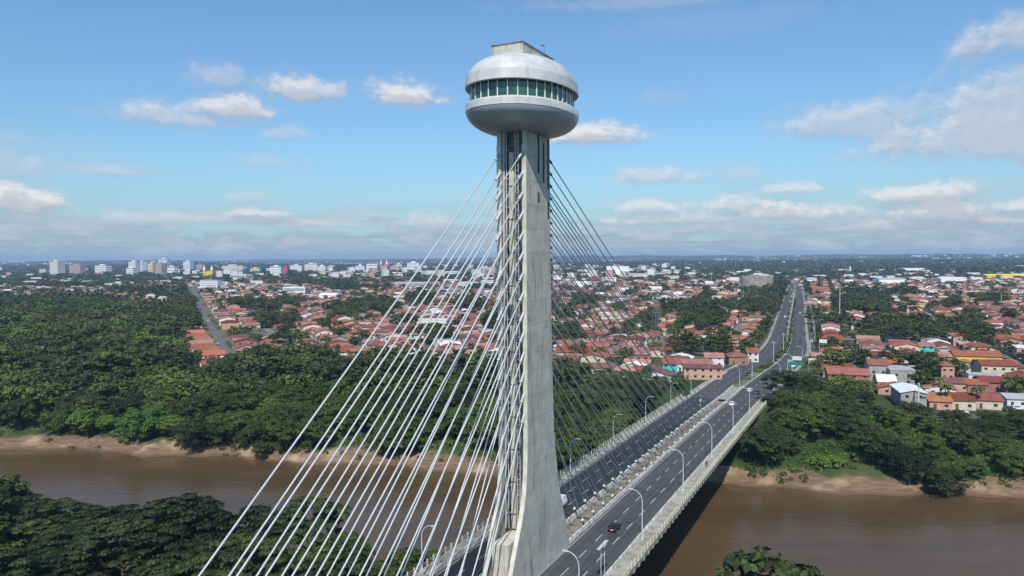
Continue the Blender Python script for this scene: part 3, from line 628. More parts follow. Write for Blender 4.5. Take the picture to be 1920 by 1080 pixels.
# ------------------------------------------------------------------ vehicles
def car_proto(kind_, paint):
    """local +x = forward"""
    if kind_ == 'hatch': prof = [(-1.95, .35), (-2.0, .75), (-1.92, 1.02), (-1.6, 1.40), (-1.2, 1.50), (.1, 1.48), (.85, 1.02), (1.75, .84), (1.98, .62), (1.95, .3)]; gl = [(-1.70, 1.06), (-1.42, 1.38), (-1.15, 1.43), (.05, 1.41), (.68, 1.05)]; roof = (-1.25, .05, 1.5)
    elif kind_ == 'sedan': prof = [(-2.15, .35), (-2.2, .8), (-2.1, 1.0), (-1.5, 1.05), (-.95, 1.40), (-.6, 1.47), (.3, 1.45), (1.0, 1.0), (1.95, .84), (2.15, .62), (2.1, .3)]; gl = [(-1.35, 1.06), (-.88, 1.36), (-.6, 1.41), (.28, 1.39), (.85, 1.04)]; roof = (-.7, .2, 1.47)
    else: prof = [(-2.5, .4), (-2.55, 1.0), (-2.5, 1.85), (-2.2, 2.0), (1.2, 1.98), (1.75, 1.35), (2.3, 1.1), (2.5, .8), (2.45, .35)]; gl = [(.2, 1.3), (.25, 1.85), (1.15, 1.85), (1.6, 1.35)]; roof = (-2., 1., 2)
    body = MB(); n = len(prof); W_ = .86; secs = []
    for (y, f, tz) in ((-.88, .0, 0), (-.80, 0, 0), (.80, 0, 0), (.88, 0, 0)): secs.append(y)
    vs = []; 
    for y in (-.86, -.78, .78, .86):
        for (x, z) in prof:
            top = max(0, (z - .9)) ; inset = top * .28 * (1 if y > 0 else -1); e = abs(y) > .8
            vs.append((x * (.985 if e else 1), y - inset, z - (.04 if e and z > .9 else 0)))
    fs = [tuple(range(n))[::-1], tuple(range(3 * n, 4 * n))]
    for i in range(3):
        for k in range(n): fs.append((i * n + k, i * n + (k + 1) % n, (i + 1) * n + (k + 1) % n, (i + 1) * n + k))
    body.add(vs, fs); bm_ = body.mesh("body", paint)
    wn = MB()
    for sgn in (1, -1):
        v = [(x, sgn * (.875 - max(0, z - .9) * .28), z) for (x, z) in gl] + [(gl[-1][0], sgn * .865, 1.0), (gl[0][0], sgn * .865, 1.0)]
        o = [(x, y * .97, z) for x, y, z in v]; k = len(v); wn.add(v + o, [tuple(range(k)), tuple(range(2 * k - 1, k - 1, -1))] + [(i, (i + 1) % k, (i + 1) % k + k, i + k) for i in range(k)])
    side = wn.mesh("side_windows", MATS["car_glass"])
    def pane(a, b2, off):
        d = Vector((b2[0] - a[0], 0, b2[1] - a[1])); nrm = Vector((-d.z, 0, d.x)).normalized() * off
        p = [(a[0] + d.x * .1, -.72, a[1] + d.z * .1), (a[0] + d.x * .1, .72, a[1] + d.z * .1), (a[0] + d.x * .92, .62, a[1] + d.z * .92), (a[0] + d.x * .92, -.62, a[1] + d.z * .92)]
        q = [Vector(x) + nrm for x in p]; r_ = [Vector(x) - nrm * .5 for x in p]
        return MB().add(q + r_, [(0, 1, 2, 3), (7, 6, 5, 4), (0, 4, 5, 1), (1, 5, 6, 2), (2, 6, 7, 3), (3, 7, 4, 0)])
    if kind_ == 'hatch': ws = pane((.85, 1.02), (.1, 1.48), -.02); rw = pane((-1.92, 1.02), (-1.6, 1.40), .02)
    elif kind_ == 'sedan': ws = pane((1.0, 1.0), (.3, 1.45), -.02); rw = pane((-1.5, 1.05), (-.95, 1.40), .02)
    else: ws = pane((1.75, 1.35), (1.2, 1.98), -.02); rw = pane((-2.52, 1.3), (-2.5, 1.85), .02)
    wm = MB()
    wl = 1.25 if kind_ != 'van' else 1.6
    wheel = MB().tube([(0, -.1, .31), (0, .1, .31)], .31, 14).mesh("wheel", M_DARK); rim = MB().tube([(0, -.115, .31), (0, .115, .31)], .18, 10).mesh("rim", M_SLEEVE)
    ex = abs(prof[1][0])
    lt = MB()
    root = bpy.data.objects.new("parked_car", None); COL.objects.link(root)
    link("body", bm_, root); link("side_windows", side, root); link("windscreen", ws.mesh("windscreen", MATS["car_glass"]), root); link("rear_window", rw.mesh("rear_window", MATS["car_glass"]), root)
    for x in (-wl, wl):
        for y in (-.78, .78): w_ = link("wheel", wheel, root, (x, y, 0)); link("rim", rim, w_)
    for y in (-.62, .62):
        link("headlight", MB().box(ex - .16, ex - .02, y - .17, y + .17, .62, .76).mesh("headlight", M_WHITE), root)
        link("tail_light", MB().box(-ex - .02, -ex + .06, y - .15, y + .15, .78, .95).mesh("tail_light", mat("red_lens", (.35, .02, .02), .4)), root)
    link("number_plate", MB().box(-ex - .03, -ex + .02, -.28, .28, .62, .76).mesh("number_plate", M_WHITE), root)
    return root
mat("car_glass", (.015, .02, .025), .08, spec=.8)
def paint(n, c): return mat("paint_" + n, c, .28, spec=.6)
PR = {}
def car(px, py, col, kd, away, label, z=None, rz=None, name="car"):
    x, y = gp(px, py, z if z is not None else 12.3)
    if (kd, col) not in PR: PR[(kd, col)] = car_proto(kd, paint(col, {'black': (.012, .012, .014), 'white': (.78, .78, .78), 'dark': (.03, .035, .05), 'silver': (.45, .46, .48), 'red': (.35, .02, .02)}[col])); first = True
    else: first = False
    # height and heading from the road path
    d2 = (PN[:, 0] - x) ** 2 + (PN[:, 1] - y) ** 2; s = SLn[int(np.argmin(d2))]
    if z is None or rz is None:
        zz_ = np.interp(s, SLn, PN[:, 2]); x, y = gp(px, py, zz_); rz_ = heading(s) + (0 if away else math.pi)
    if z is not None: zz_ = z
    if rz is not None: rz_ = rz
    p = PR[(kd, col)]; loc = (x, y, zz_ + .01)
    if first: p.location = loc; p.rotation_euler = (0, 0, rz_); o = p
    else: o = copy_tree(p, loc, rz_)
    o.name = name; tag(o, label, "van" if kd == 'van' else "car", "cars on the roads")
CARS = [(1153,994,'black','hatch',1,"black hatchback driving away on the right carriageway beside the pylon"),(1373,760,'white','sedan',1,"white car on the bridge past the last cables, nearest of the white ones"),
 (1406,734,'white','hatch',1,"white car side by side with a dark car near the end of the bridge"),(1419,738,'dark','sedan',1,"dark car side by side with a white car near the end of the bridge"),
 (1402,704,'dark','sedan',0,"dark car on the left carriageway at the far end of the bridge"),(1049,950,'white','van',0,"white van half hidden behind the right side of the pylon"),
 (1481,680,'white','hatch',1,"white car next to the green sign panel past the bridge"),(1488,688,'white','hatch',0,"white car closest to the bridge on the right avenue lanes"),
 (1494,654,'dark','sedan',1,"dark car just beyond the green sign on the avenue"),(1499,640,'black','hatch',1,"black car second beyond the green sign on the avenue"),(1509,627,'dark','hatch',1,"dark car furthest right on the avenue beyond the sign"),
 (1463,626,'dark','hatch',0,"lone dark car on the left avenue lanes"),(1472,595,'white','hatch',0,"white car on the left avenue lanes beside the red roofs"),(1481,573,'dark','hatch',0,"dark car behind a white car far up the left avenue lanes"),
 (1482,566,'white','sedan',0,"white car ahead of a dark car far up the left avenue lanes"),(1500,588,'white','hatch',1,"white car alone on the right avenue lanes further up"),
 (1532,640,'white','hatch',1,"white car on the service road right of the avenue"),(1522,641,'silver','hatch',0,"silver car at the mouth of the service road")]
for i, (px, py, q, kd, aw, lb) in enumerate(CARS): car(px, py, q, kd, aw, lb)
FCARS = [(1487,551),(1491,546),(1503,548),(1508,541),(1490,538),(1499,534),(1505,532),(1492,530),(1512,552),(1486,560),(1497,527),(1502,523),(1510,536),(1489,534),(1506,545),(1493,524),(1484,556),(1508,558),(1502,541),(1496,519),(1500,516),(1491,521),(1504,526),(1495,530),(1485,544),(1511,548)]
for i, (px, py) in enumerate(FCARS):
    car(px, py, ['white', 'silver', 'white', 'dark'][i % 4], 'hatch' if i % 3 else 'sedan', px > 1496, f"{['white','silver','white','dark'][i % 4]} car in the distant traffic of the avenue, {ORD(i + 1)} by nearness", name="car")
rr = math.atan2(254 - 262, 190 - 150)
car(1722, 772, 'red', 'sedan', 1, "red car on the riverside road in front of the grey concrete house", z=12.15, rz=rr)
car(1803, 775, 'white', 'sedan', 1, "white car parked on the riverside road before the red-roofed shops", z=12.15, rz=rr)
car(1908, 768, 'white', 'hatch', 1, "white car parked at the right edge by the riverside road", z=12.15, rz=rr)
car(1893, 769, 'dark', 'hatch', 1, "dark car parked beside the white one at the right edge", z=12.15, rz=rr)
lr = math.atan2(LST[1][1] - LST[0][1], LST[1][0] - LST[0][0])
car(390, 603, 'white', 'hatch', 1, "white car in the narrow street left of the red roofs, nearer one", z=12.2, rz=lr); car(408, 646, 'silver', 'hatch', 0, "silver car in the narrow street below the orange roofs", z=12.2, rz=lr)

# ------------------------------------------------------------------ person walking on the bridge
def person(p, rz, label):
    o = bpy.data.meshes.new("person")
    J = {'pel': (0, 0, .95), 'ch': (0.02, 0, 1.25), 'nk': (.03, 0, 1.47), 'hd': (.05, 0, 1.60), 'tp': (.04, 0, 1.74), 'hl': (0, .1, .9), 'kl': (.14, .1, .5), 'al': (.05, .11, .09), 'tl': (.22, .11, .04),
         'hr': (0, -.1, .9), 'kr': (-.06, -.1, .5), 'ar': (-.3, -.11, .14), 'tr': (-.16, -.11, .05), 'sl': (.02, .19, 1.40), 'el': (-.08, .25, 1.12), 'wl': (.02, .26, .88), 'fl': (.04, .25, .78), 'sr': (.02, -.19, 1.40), 'er': (.06, -.25, 1.12), 'wr': (.22, -.25, .92), 'fr': (.27, -.24, .83)}
    Rd = {'pel': .15, 'ch': .17, 'nk': .065, 'hd': .10, 'tp': .08, 'hl': .10, 'kl': .065, 'al': .045, 'tl': .035, 'hr': .10, 'kr': .065, 'ar': .045, 'tr': .035, 'sl': .07, 'el': .05, 'wl': .035, 'fl': .035, 'sr': .07, 'er': .05, 'wr': .035, 'fr': .035}
    E_ = [('pel', 'ch'), ('ch', 'nk'), ('nk', 'hd'), ('hd', 'tp'), ('pel', 'hl'), ('hl', 'kl'), ('kl', 'al'), ('al', 'tl'), ('pel', 'hr'), ('hr', 'kr'), ('kr', 'ar'), ('ar', 'tr'), ('ch', 'sl'), ('sl', 'el'), ('el', 'wl'), ('wl', 'fl'), ('ch', 'sr'), ('sr', 'er'), ('er', 'wr'), ('wr', 'fr')]
    ks = list(J); o.from_pydata([J[k] for k in ks], [(ks.index(a), ks.index(b)) for a, b in E_], [])
    ob = link("person", o, None, p, rz); md = ob.modifiers.new("skin", 'SKIN')
    for i, k in enumerate(ks):
        v = o.skin_vertices[0].data[i]; v.radius = (Rd[k], Rd[k]); v.use_root = (k == 'pel')
    sb = ob.modifiers.new("subdiv", 'SUBSURF'); sb.levels = 1; sb.render_levels = 1; o.materials.append(mat("dark_clothes", (.02, .022, .03), .9))
    tag(ob, label, "person")
person(tuple(PT(77, 14.7, .16)), heading(77), "person in dark clothes walking along the right-hand walkway of the bridge")

# ------------------------------------------------------------------ vegetation meshes
def leaf_cloud(P, N, size, rg, jit=.35):
    """quads at P facing N"""
    n = len(P); N = N / np.maximum(np.linalg.norm(N, axis=1, keepdims=True), 1e-6)
    t = rg.normal(size=(n, 3)); A = np.cross(N, t); A /= np.maximum(np.linalg.norm(A, axis=1, keepdims=True), 1e-6); B = np.cross(N, A)
    sz = size * rg.uniform(.55, 1.25, (n, 1)); A = A * sz; B = B * sz * rg.uniform(.5, .9, (n, 1))
    V = np.stack([P - A - B * .3, P + A * .3 - B, P + A + B * .3, P - A * .3 + B], 1).reshape(-1, 3)
    F = np.arange(4 * n).reshape(n, 4); return V, F
def crown_pts(kd, rg, Rr, H, ncl, nlf):
    """clumps of leaves through the crown's volume; returns points, normals, clump centres"""
    Ps = []; Ns = []; C = []
    for i in range(ncl):
        a = rg.uniform(0, 2 * math.pi)
        if kd == 'spread':   # flat layered umbrella
            r = Rr * math.sqrt(rg.uniform(0, 1)) * .95; lay = rg.uniform(0, 1)
            lob = 1 + .18 * math.sin(2 * a + Rr) + .1 * math.sin(5 * a); r *= lob
            z = H * (1 - .34 * (r / Rr) ** 2) - (lay > .62) * H * rg.uniform(.1, .28) + rg.normal() * .02 * H
            rc = Rr * rg.uniform(.11, .25); rz = rc * rg.uniform(.14, .26)
        elif kd == 'bush':
            u = rg.normal(size=3); u /= np.linalg.norm(u); u[2] = abs(u[2]) if i % 3 else u[2]; q = rg.uniform(.45, .95)
            lob = 1 + .2 * math.sin(3 * a + H)
            r = Rr * q * math.hypot(u[0], u[1]) * lob; z = H * .52 + H * .44 * q * u[2]; a = math.atan2(u[1], u[0])
            rc = Rr * rg.uniform(.2, .34); rz = rc * rg.uniform(.55, .9)
        else:                # low shrub mound
            r = Rr * math.sqrt(rg.uniform(0, 1)); z = H * (.75 - .6 * (r / Rr) ** 2) * rg.uniform(.7, 1.1); rc = Rr * rg.uniform(.2, .35); rz = rc * .6
        c = np.array([r * math.cos(a), r * math.sin(a), z]); C.append(c)
        d = rg.normal(size=(nlf, 3)); d /= np.linalg.norm(d, axis=1, keepdims=True); d[:, 2] = np.where(d[:, 2] < -.2, -d[:, 2], d[:, 2])
        q = rg.uniform(.55, 1.05, (nlf, 1)); Ps.append(c + d * q * np.array([rc, rc, rz]))
        Ns.append(d * np.array([1, 1, 1.6]) + rg.normal(size=(nlf, 3)) * .45 + np.array([0, 0, .5]))
    return np.concatenate(Ps), np.concatenate(Ns), C
def trunk_mesh(kd, rg, Rr, H, C, name="trunk"):
    m_ = MB(); h0 = H * (.42 if kd == 'spread' else .3); r0 = .035 * Rr + .12
    m_.tube([(0, 0, -1.5), (.1, 0, h0 * .5), (0, .1, h0)], [r0 * 1.3, r0, r0 * .85], 8)
    for c in C[:9] if kd != 'shrub' else []:
        b = Vector((0, .1, h0 * rg.uniform(.7, 1))); e = Vector(c) - Vector((0, 0, .05 * H)); mid = b.lerp(e, .5) + Vector((0, 0, -.06 * H))
        m_.tube([b, mid, e], [r0 * .55, r0 * .35, r0 * .12], 5)
    return m_.mesh(name, M_TRUNK)
PROTO = {}
def make_proto(kd, i, m, Rr, H, ncl, nlf, size):
    rg = np.random.default_rng(100 + i * 7 + len(kd)); P, N, C = crown_pts(kd, rg, Rr, H, ncl, nlf); Vv, Ff = leaf_cloud(P, N, size, rg)
    me = np_mesh("crown", Vv, Ff, [m]); PROTO.setdefault((kd, m.name), []).append((me, trunk_mesh(kd, rg, Rr, H, C), Rr, H))
for i in range(5): make_proto('spread', i, M_TREE, 7.5, 11.5, 85, 125, .25)
for i in range(2): make_proto('spread', 10 + i, M_BUSH, 7.0, 10.5, 80, 125, .25)
for i in range(3): make_proto('bush', 20 + i, M_BUSH, 5.6, 10.0, 62, 140, .25)
for i in range(2): make_proto('bush', 30 + i, M_TREE, 5.8, 10.5, 62, 140, .25)
make_proto('bush', 40, M_LITE, 5.5, 9.5, 62, 140, .25)
for i in range(2): make_proto('shrub', 50 + i, M_BUSH, 4.0, 3.4, 26, 110, .22)
make_proto('shrub', 60, M_LITE, 4.0, 3.0, 26, 110, .22)
def palm_proto():
    rg = np.random.default_rng(5); V = []; F = []
    for k in range(22):
        a = k * 2.4; el = R(rg.uniform(-15, 60)); L = rg.uniform(2.6, 3.4); prev = np.array([0, 0, 7.6]); d = np.array([math.cos(a), math.sin(a), 0])
        for j in range(7):
            e = el - j * .24; nx_ = prev + (d * math.cos(e) + np.array([0, 0, math.sin(e)])) * L / 7; side = np.cross(d, [0, 0, 1]); w0 = .55 * math.sin(math.pi * (j + .3) / 8); w1 = .55 * math.sin(math.pi * (j + 1.3) / 8)
            for sg in (1, -1):
                o = len(V); V += [prev, nx_, nx_ + side * w1 * sg - np.array([0, 0, w1 * .5]), prev + side * w0 * sg - np.array([0, 0, w0 * .5])]; F.append([o, o + 1, o + 2, o + 3])
            prev = nx_
    me = np_mesh("crown", np.array(V), np.array(F), [M_PALM]); tr = MB().tube([(0, 0, -1), (.15, 0, 3), (0, 0, 7.6)], [.24, .17, .15], 8).mesh("trunk", M_TRUNK); return me, tr, 3.2, 8
PALM = palm_proto()

# ------------------------------------------------------------------ land cover, planned on the photograph and set out on the ground
def inpoly(x, y, P):
    c = False; j = len(P) - 1
    for i in range(len(P)):
        if (P[i][1] > y) != (P[j][1] > y) and x < (P[j][0] - P[i][0]) * (y - P[i][1]) / (P[j][1] - P[i][1]) + P[i][0]: c = not c
        j = i
    return c
TOWN_EDGE = [(-400, 545), (0, 548), (60, 560), (120, 548), (190, 552), (215, 564), (335, 562), (350, 545), (362, 545), (352, 575), (372, 600), (322, 618), (328, 655), (352, 692), (398, 690), (425, 668), (470, 667), (560, 660), (632, 655), (645, 680), (690, 668), (760, 664), (830, 676), (940, 684),
             (1040, 682), (1090, 694), (1110, 706), (1230, 706), (1262, 718), (1350, 714), (1390, 690), (1425, 672), (1436, 655), (1440, 690), (1530, 708), (1562, 708), (1600, 735), (1688, 762), (1706, 774), (2100, 800)]
WOODS = [(496,574,22,16),(518,598,38,13),(547,563,26,11),(455,566,24,11),(640,534,28,12),(648,577,34,11),(700,572,48,17),(786,558,30,13),(784,526,15,8),(479,618,13,10),(513,639,16,9),(555,629,28,10),(820,629,44,16),(680,629,12,8),(638,621,9,7),(880,567,28,14),
         (1614,565,56,25),(1564,600,30,14),(1698,616,92,21),(1830,616,36,28),(1780,570,18,9),(1600,674,64,11),(1752,684,66,18),(1458,555,26,42),(1854,560,32,10),(1268,577,30,11),(1317,592,38,30),(1220,602,20,20),(1290,647,25,19),(1348,647,24,21),(1430,540,40,18),(1408,573,54,14),
         (1232,644,17,10),(1068,626,34,17),(1152,648,13,9),(1100,560,26,12),(1160,575,16,8),(1060,590,20,10),(930,600,20,20),(760,600,18,8),(600,600,14,7),(430,590,10,6),(1680,548,60,7),(1500,512,40,6),(300,545,60,8),(420,518,30,8),(580,528,50,7),(700,535,40,6),(900,535,30,8),(1320,560,20,7),(1890,590,16,8),(1640,705,26,8),(1876,655,16,6),(1700,735,30,12),(1560,640,16,10),(120,532,90,6),(30,530,60,7),(240,540,40,6)]
TREEM = 52.0
def in_wood(px, py, m=0.0):
    for (cx, cy, rx, ry) in WOODS:
        q = m * FPX / (TREEM / max((py - 474) / FPX, .005))
        if ((px - cx) / max(rx - q * .6, 3)) ** 2 + ((py - cy) / max(ry - q, 3)) ** 2 < 1: return True
    return False
PNf = PN[::2]
def near_road(x, y, m):
    d = np.hypot(PNf[:, 0] - x, PNf[:, 1] - y); i = int(np.argmin(d))
    if i < len(PNf) - 1 and d[i] < 60 + m:
        a = PNf[max(i - 1, 0)]; c = PNf[min(i + 1, len(PNf) - 1)]; ux, uy = c[0] - a[0], c[1] - a[1]; L = math.hypot(ux, uy); lat = ((x - a[0]) * uy - (y - a[1]) * ux) / L
        q = ((x - a[0]) * ux + (y - a[1]) * uy) / L
        if -5 < q < L + 5: hw = 14.3 if y < 440 else 11.3; return (-m - hw < lat < m + (20 if y > 380 and y < 640 else hw))
    return False
def seg_d(x, y, P):
    best = 1e9
    for (a, b_) in zip(P[:-1], P[1:]):
        ux, uy = b_[0] - a[0], b_[1] - a[1]; L2 = ux * ux + uy * uy; t = max(0, min(1, ((x - a[0]) * ux + (y - a[1]) * uy) / L2)); best = min(best, math.hypot(x - a[0] - t * ux, y - a[1] - t * uy))
    return best
def dfar(x, y): return y - float(np.interp(x, FX, FY))
def dnear(x, y): return float(np.interp(x, NX, NY)) - y
OCC = []   # (x, y, radius) reserved for landmarks and hand-placed houses

# ------------------------------------------------------------------ houses
WALLS = {'white': mat("wall_white", (.72, .71, .68), .85, .2, .4, island=.08), 'cream': mat("wall_cream", (.62, .54, .40), .85, .2, .4), 'brick': mat("wall_brick", (.36, .20, .14), .9, .3, 1.2), 'pink': mat("wall_pink", (.55, .34, .26), .85, .2, .5),
         'grey': mat("wall_grey", (.36, .35, .33), .9, .25, .4), 'teal': mat("wall_teal", (.06, .52, .48), .8, .1, .5), 'yellow': mat("wall_yellow", (.72, .50, .08), .8, .1, .5)}
def rooftile(name, a, b2):
    m = bpy.data.materials.new(name); m.use_nodes = True; g = G(m.node_tree); p = m.node_tree.nodes['Principled BSDF']
    pos = g.n('ShaderNodeNewGeometry').outputs['Position']; r = g.n('ShaderNodeObjectInfo').outputs['Random']; ri = g.n('ShaderNodeNewGeometry').outputs['Random Per Island']
    n = g.noise(pos, .35, 5, .7); c = g.mix(g.ss(n, .35, .68), a, b2)
    hs = g.n('ShaderNodeHueSaturation'); g.put(hs.inputs['Color'], c); g.put(hs.inputs['Value'], g.m('ADD', g.m('MULTIPLY', g.m('FRACT', g.m('ADD', r, g.m('MULTIPLY', ri, 3.1))), .75), .6))
    g.put(hs.inputs['Saturation'], g.m('ADD', g.m('MULTIPLY', g.m('FRACT', g.m('ADD', g.m('MULTIPLY', r, 5.3), ri)), .45), .62)); g.put(hs.inputs['Hue'], g.m('ADD', g.m('MULTIPLY', g.m('FRACT', g.m('ADD', g.m('MULTIPLY', r, 9.1), ri)), .02), .49))
    g.put(p.inputs['Base Color'], hs.outputs[0]); p.inputs['Roughness'].default_value = .9; p.inputs['Specular IOR Level'].default_value = .1
    MATS[name] = m; return m
ROOFS = {'red': rooftile("tiles_red", (.33, .10, .06), (.22, .075, .05)), 'orange': rooftile("tiles_orange", (.38, .145, .085), (.27, .105, .065)), 'dark red': rooftile("tiles_dark", (.26, .070, .050), (.17, .055, .045)), 'white': mat("sheet_white", (.74, .75, .76), .6, .1, .2), 'grey': mat("sheet_grey", (.42, .43, .43), .7, .2, .3), 'blue': mat("sheet_blue", (.07, .13, .24), .6)}
M_WIN = mat("window_dark", (.03, .035, .04), .3); M_DOOR = mat("door_brown", (.12, .07, .04), .7)
def roof_mb(w, d, h, rise, ax, ov=.5, kd='gable', mb=None, mi=0, th=.16):
    mb = mb or MB(); x, y = w / 2 + ov, d / 2 + ov; zb = h - .05
    if kd == 'flat': return mb.box(-x + ov * .6, x - ov * .6, -y + ov * .6, y - ov * .6, h + .003, h + .45, mi)
    if kd == 'hip':
        k = min(x, y); a = [(-x, -y, zb), (x, -y, zb), (x, y, zb), (-x, y, zb)]
        rdg = [(-x + k, 0, h + rise), (x - k, 0, h + rise)] if x >= y else [(0, -y + k, h + rise), (0, y - k, h + rise)]
        lo = [(p[0], p[1], p[2] - th) for p in a]
        f = [(0, 1, 5, 4), (1, 2, 5), (2, 3, 4, 5), (3, 0, 4)] if x >= y else [(0, 1, 4), (1, 2, 5, 4), (2, 3, 5), (3, 0, 4, 5)]
        return mb.add(a + rdg + lo, f + [(6, 7, 1, 0), (7, 8, 2, 1), (8, 9, 3, 2), (9, 6, 0, 3), (9, 8, 7, 6)], mi)
    if kd == 'arch':
        pr = [(-y + 2 * y * i / 10, h + rise * math.sin(math.pi * i / 10)) for i in range(11)]; return mb.prism([(-y, zb)] + pr + [(y, zb)], -x, x, 'x', mi)
    if ax == 'x': return mb.prism([(-y, zb), (0, h + rise), (y, zb), (y, zb - th), (0, h + rise - th), (-y, zb - th)], -x, x, 'x', mi)
    return mb.prism([(-x, zb), (0, h + rise), (x, zb), (x, zb - th), (0, h + rise - th), (-x, zb - th)], -y, y, 'y', mi)
def wall_mb(w, d, h, rise, ax, kd='gable', mb=None, mi=0, base=-1.0):
    mb = mb or MB(); x, y = w / 2, d / 2; r = rise * .93
    if kd in ('flat', 'hip', 'arch'): return mb.box(-x, x, -y, y, base, h, mi)
    if ax == 'x': return mb.prism([(-y, base), (-y, h), (0, h + r - .12), (y, h), (y, base)], -x, x, 'x', mi)
    return mb.prism([(-x, base), (-x, h), (0, h + r - .12), (x, h), (x, base)], -y, y, 'y', mi)
HM = {}
def house(px_or, kd, w, d, h, rise, ax, wall, roof, loc, rz, label, group, detail=True, name="house"):
    key = (kd, w, d, h, rise, ax, wall, roof)
    if key not in HM:
        parts = [("wall", wall_mb(w, d, h, rise, ax, kd).mesh("wall", WALLS[wall]), None), ("roof", roof_mb(w, d, h, rise, ax, kd=kd).mesh("roof", ROOFS[roof]), None)]
        storeys = 2 if h > 4.8 else 1; win = MB().box(-.6, .6, -.05, .05, -.5, .5).mesh("window", M_WIN); door = MB().box(-.5, .5, -.05, .05, 0, 2.1).mesh("door", M_DOOR)
        dt = []
        for sgn in (-1, 1):
            for st_ in range(storeys):
                zc = 1.6 + st_ * 2.9; n = max(2, int(w / 3.4))
                for k in range(n):
                    x = -w / 2 + (k + .5) * w / n
                    if st_ == 0 and k == 0: dt.append((door, (x, sgn * (d / 2 + .02), 0), 0))
                    else: dt.append((win, (x, sgn * (d / 2 + .02), zc), 0))
                if sgn < 0:
                    for y in ((-.25, .25) if d > 8 else (0,)): dt.append((win, (w / 2 + .02, y * d, zc), R(90))); dt.append((win, (-w / 2 - .02, y * d, zc), R(90)))
        HM[key] = (parts, dt)
    parts, dt = HM[key]; o = bpy.data.objects.new(name, None); COL.objects.link(o); o.location = loc; o.rotation_euler = (0, 0, rz); tag(o, label, "house", group)
    wob = None
    for nm, me, _ in parts:
        q = link(nm, me, o)
        if nm == "wall": wob = q
    if detail:
        for me, l, r_ in dt: link(me.name.split('.')[0], me, wob, l, r_)
    return o
AX_R = math.atan2(.922, .388)            # the avenue's direction, world angle
AX_L = math.atan2(LST[-1][1] - LST[0][1], LST[-1][0] - LST[0][0])
NEARH = []  # hand-placed houses and landmarks: px, base py, width px, depth m, height m, roof kind, wall, roof, axis, angle, phrase
def hp(px, py, wpx, d, h, kd, wall, roof, phrase, ang=None, ax='x', rise=1.6, name="house"):
    x, y = gp(px, py); k = proj(x, y, 12)[2]; w = round(wpx / FPX * k, 1); a = ang if ang is not None else (R(-16) if px > 1480 else R(-8))
    if d: y += d * .5 * math.cos(a); x -= d * .5 * math.sin(a)
    NEARH.append(1); OCC.append((x, y, max(w, d) * .55)); return house(None, kd, w, float(d), h, rise, ax, wall, roof, (x, y, h1(x, y) - .05), a, phrase, "houses and shops near the far bank", True, name)
hp(1592,724,72,13,5.2,'gable','brick','red',"long brick house with red roof beside the avenue, closest to the bridge end", rise=2)
hp(1647,716,33,11,7.8,'gable','grey','orange',"tall house with one bright orange roof plane above the white arched canopy", rise=2)
hp(1663,728,30,9,2.8,'arch','white','white',"low white arched canopy in front of the orange-roofed tall house", rise=2.6, name="canopy")
hp(1692,722,42,14,6.4,'flat','grey','grey',"grey flat-roofed concrete house with two dark windows right of the arched canopy")
hp(1713,766,44,17,6.0,'gable','grey','white',"pale concrete house with white sheet roof by the riverside road", rise=1.0, ax='y')
hp(1764,768,38,13,3.2,'gable','pink','orange',"open-fronted shop under a wide orange-red roof by the riverside road", rise=2.2)
hp(1806,768,42,12,3.6,'gable','cream','red',"white-fronted shop with red roof between the palms by the riverside road", rise=1.8)
hp(1853,767,48,12,3.4,'gable','cream','dark red',"shop with dark red roof right of the palms by the riverside road", rise=1.8)
hp(1908,764,34,12,3.4,'gable','white','grey',"low grey-roofed shed at the right edge behind the parked cars", rise=1.0)
hp(1777,712,22,8,6.6,'hip','pink','red',"narrow two-storey pinkish house with red hipped roof amid the trees on the right", rise=1.5)
hp(1797,734,40,10,3.6,'gable','pink','dark red',"low pinkish house with dark red roof behind the shops", rise=1.6)
hp(1834,736,34,10,3.4,'gable','brick','red',"low brick house with red roof next to the dark red one behind the shops", rise=1.6)
hp(1880,736,70,11,4.2,'gable','brick','dark red',"long brick house with dark red roof behind the shops at the far right", rise=1.8)
hp(1873,710,58,11,6.2,'gable','cream','red',"two-storey cream house with three small windows and red roof on the right", rise=1.8)
hp(1834,684,78,12,4.6,'gable','yellow','red',"long yellow-walled house under a red roof on the right", rise=2.2)
hp(1739,667,24,10,5.4,'gable','teal','red',"teal-walled house with red roof on the right among the trees", rise=1.6)
hp(1672,700,40,10,4.8,'gable','brick','orange',"brick house with orange roof between two clumps of trees on the right", rise=2)
hp(1773,682,38,12,3.8,'gable','cream','red',"cream house with red roof left of the long yellow one", rise=1.8)
hp(1677,640,32,10,4.0,'gable','white','blue',"blue-roofed shed in the rows right of the avenue", rise=1.0)
hp(1534,678,22,8,3.0,'gable','pink','orange',"small house with orange roof beside the avenue sign", rise=1.4)
hp(1256,702,27,9,5.2,'gable','teal','dark red',"bright teal-walled house with dark red roof left of the bridge's far end", rise=2.4)
hp(1302,697,66,10,4.2,'gable','white','dark red',"long white house with dark red roof right of the bright teal one", rise=1.6)
hp(1318,712,70,7,5.5,'gable','pink','dark red',"low pinkish annex under dark red roof in front of the long white house", rise=1.2)
hp(1340,688,34,10,5.0,'gable','white','red',"white house with red roof at the right end of the long white one", rise=1.8)
hp(1385,685,36,12,4.6,'hip','brick','dark red',"brick house with dark red hipped roof left of the bridge landing", rise=2)
hp(1412,680,20,9,5.6,'gable','white','orange',"white house with orange roof touching the avenue's left side", rise=2)
hp(1404,655,28,10,5,'gable','cream','red',"cream house with red roof left of the avenue, second from the bridge", rise=2)
hp(1315,645,38,9,6.4,'gable','white','dark red',"white house with one dark window and red roof alone between tree clumps", rise=1.8, ax='x')
hp(1258,605,38,9,5.0,'gable','white','red',"long white house with red roof in the trees left of the avenue, lower of two", rise=1.6)
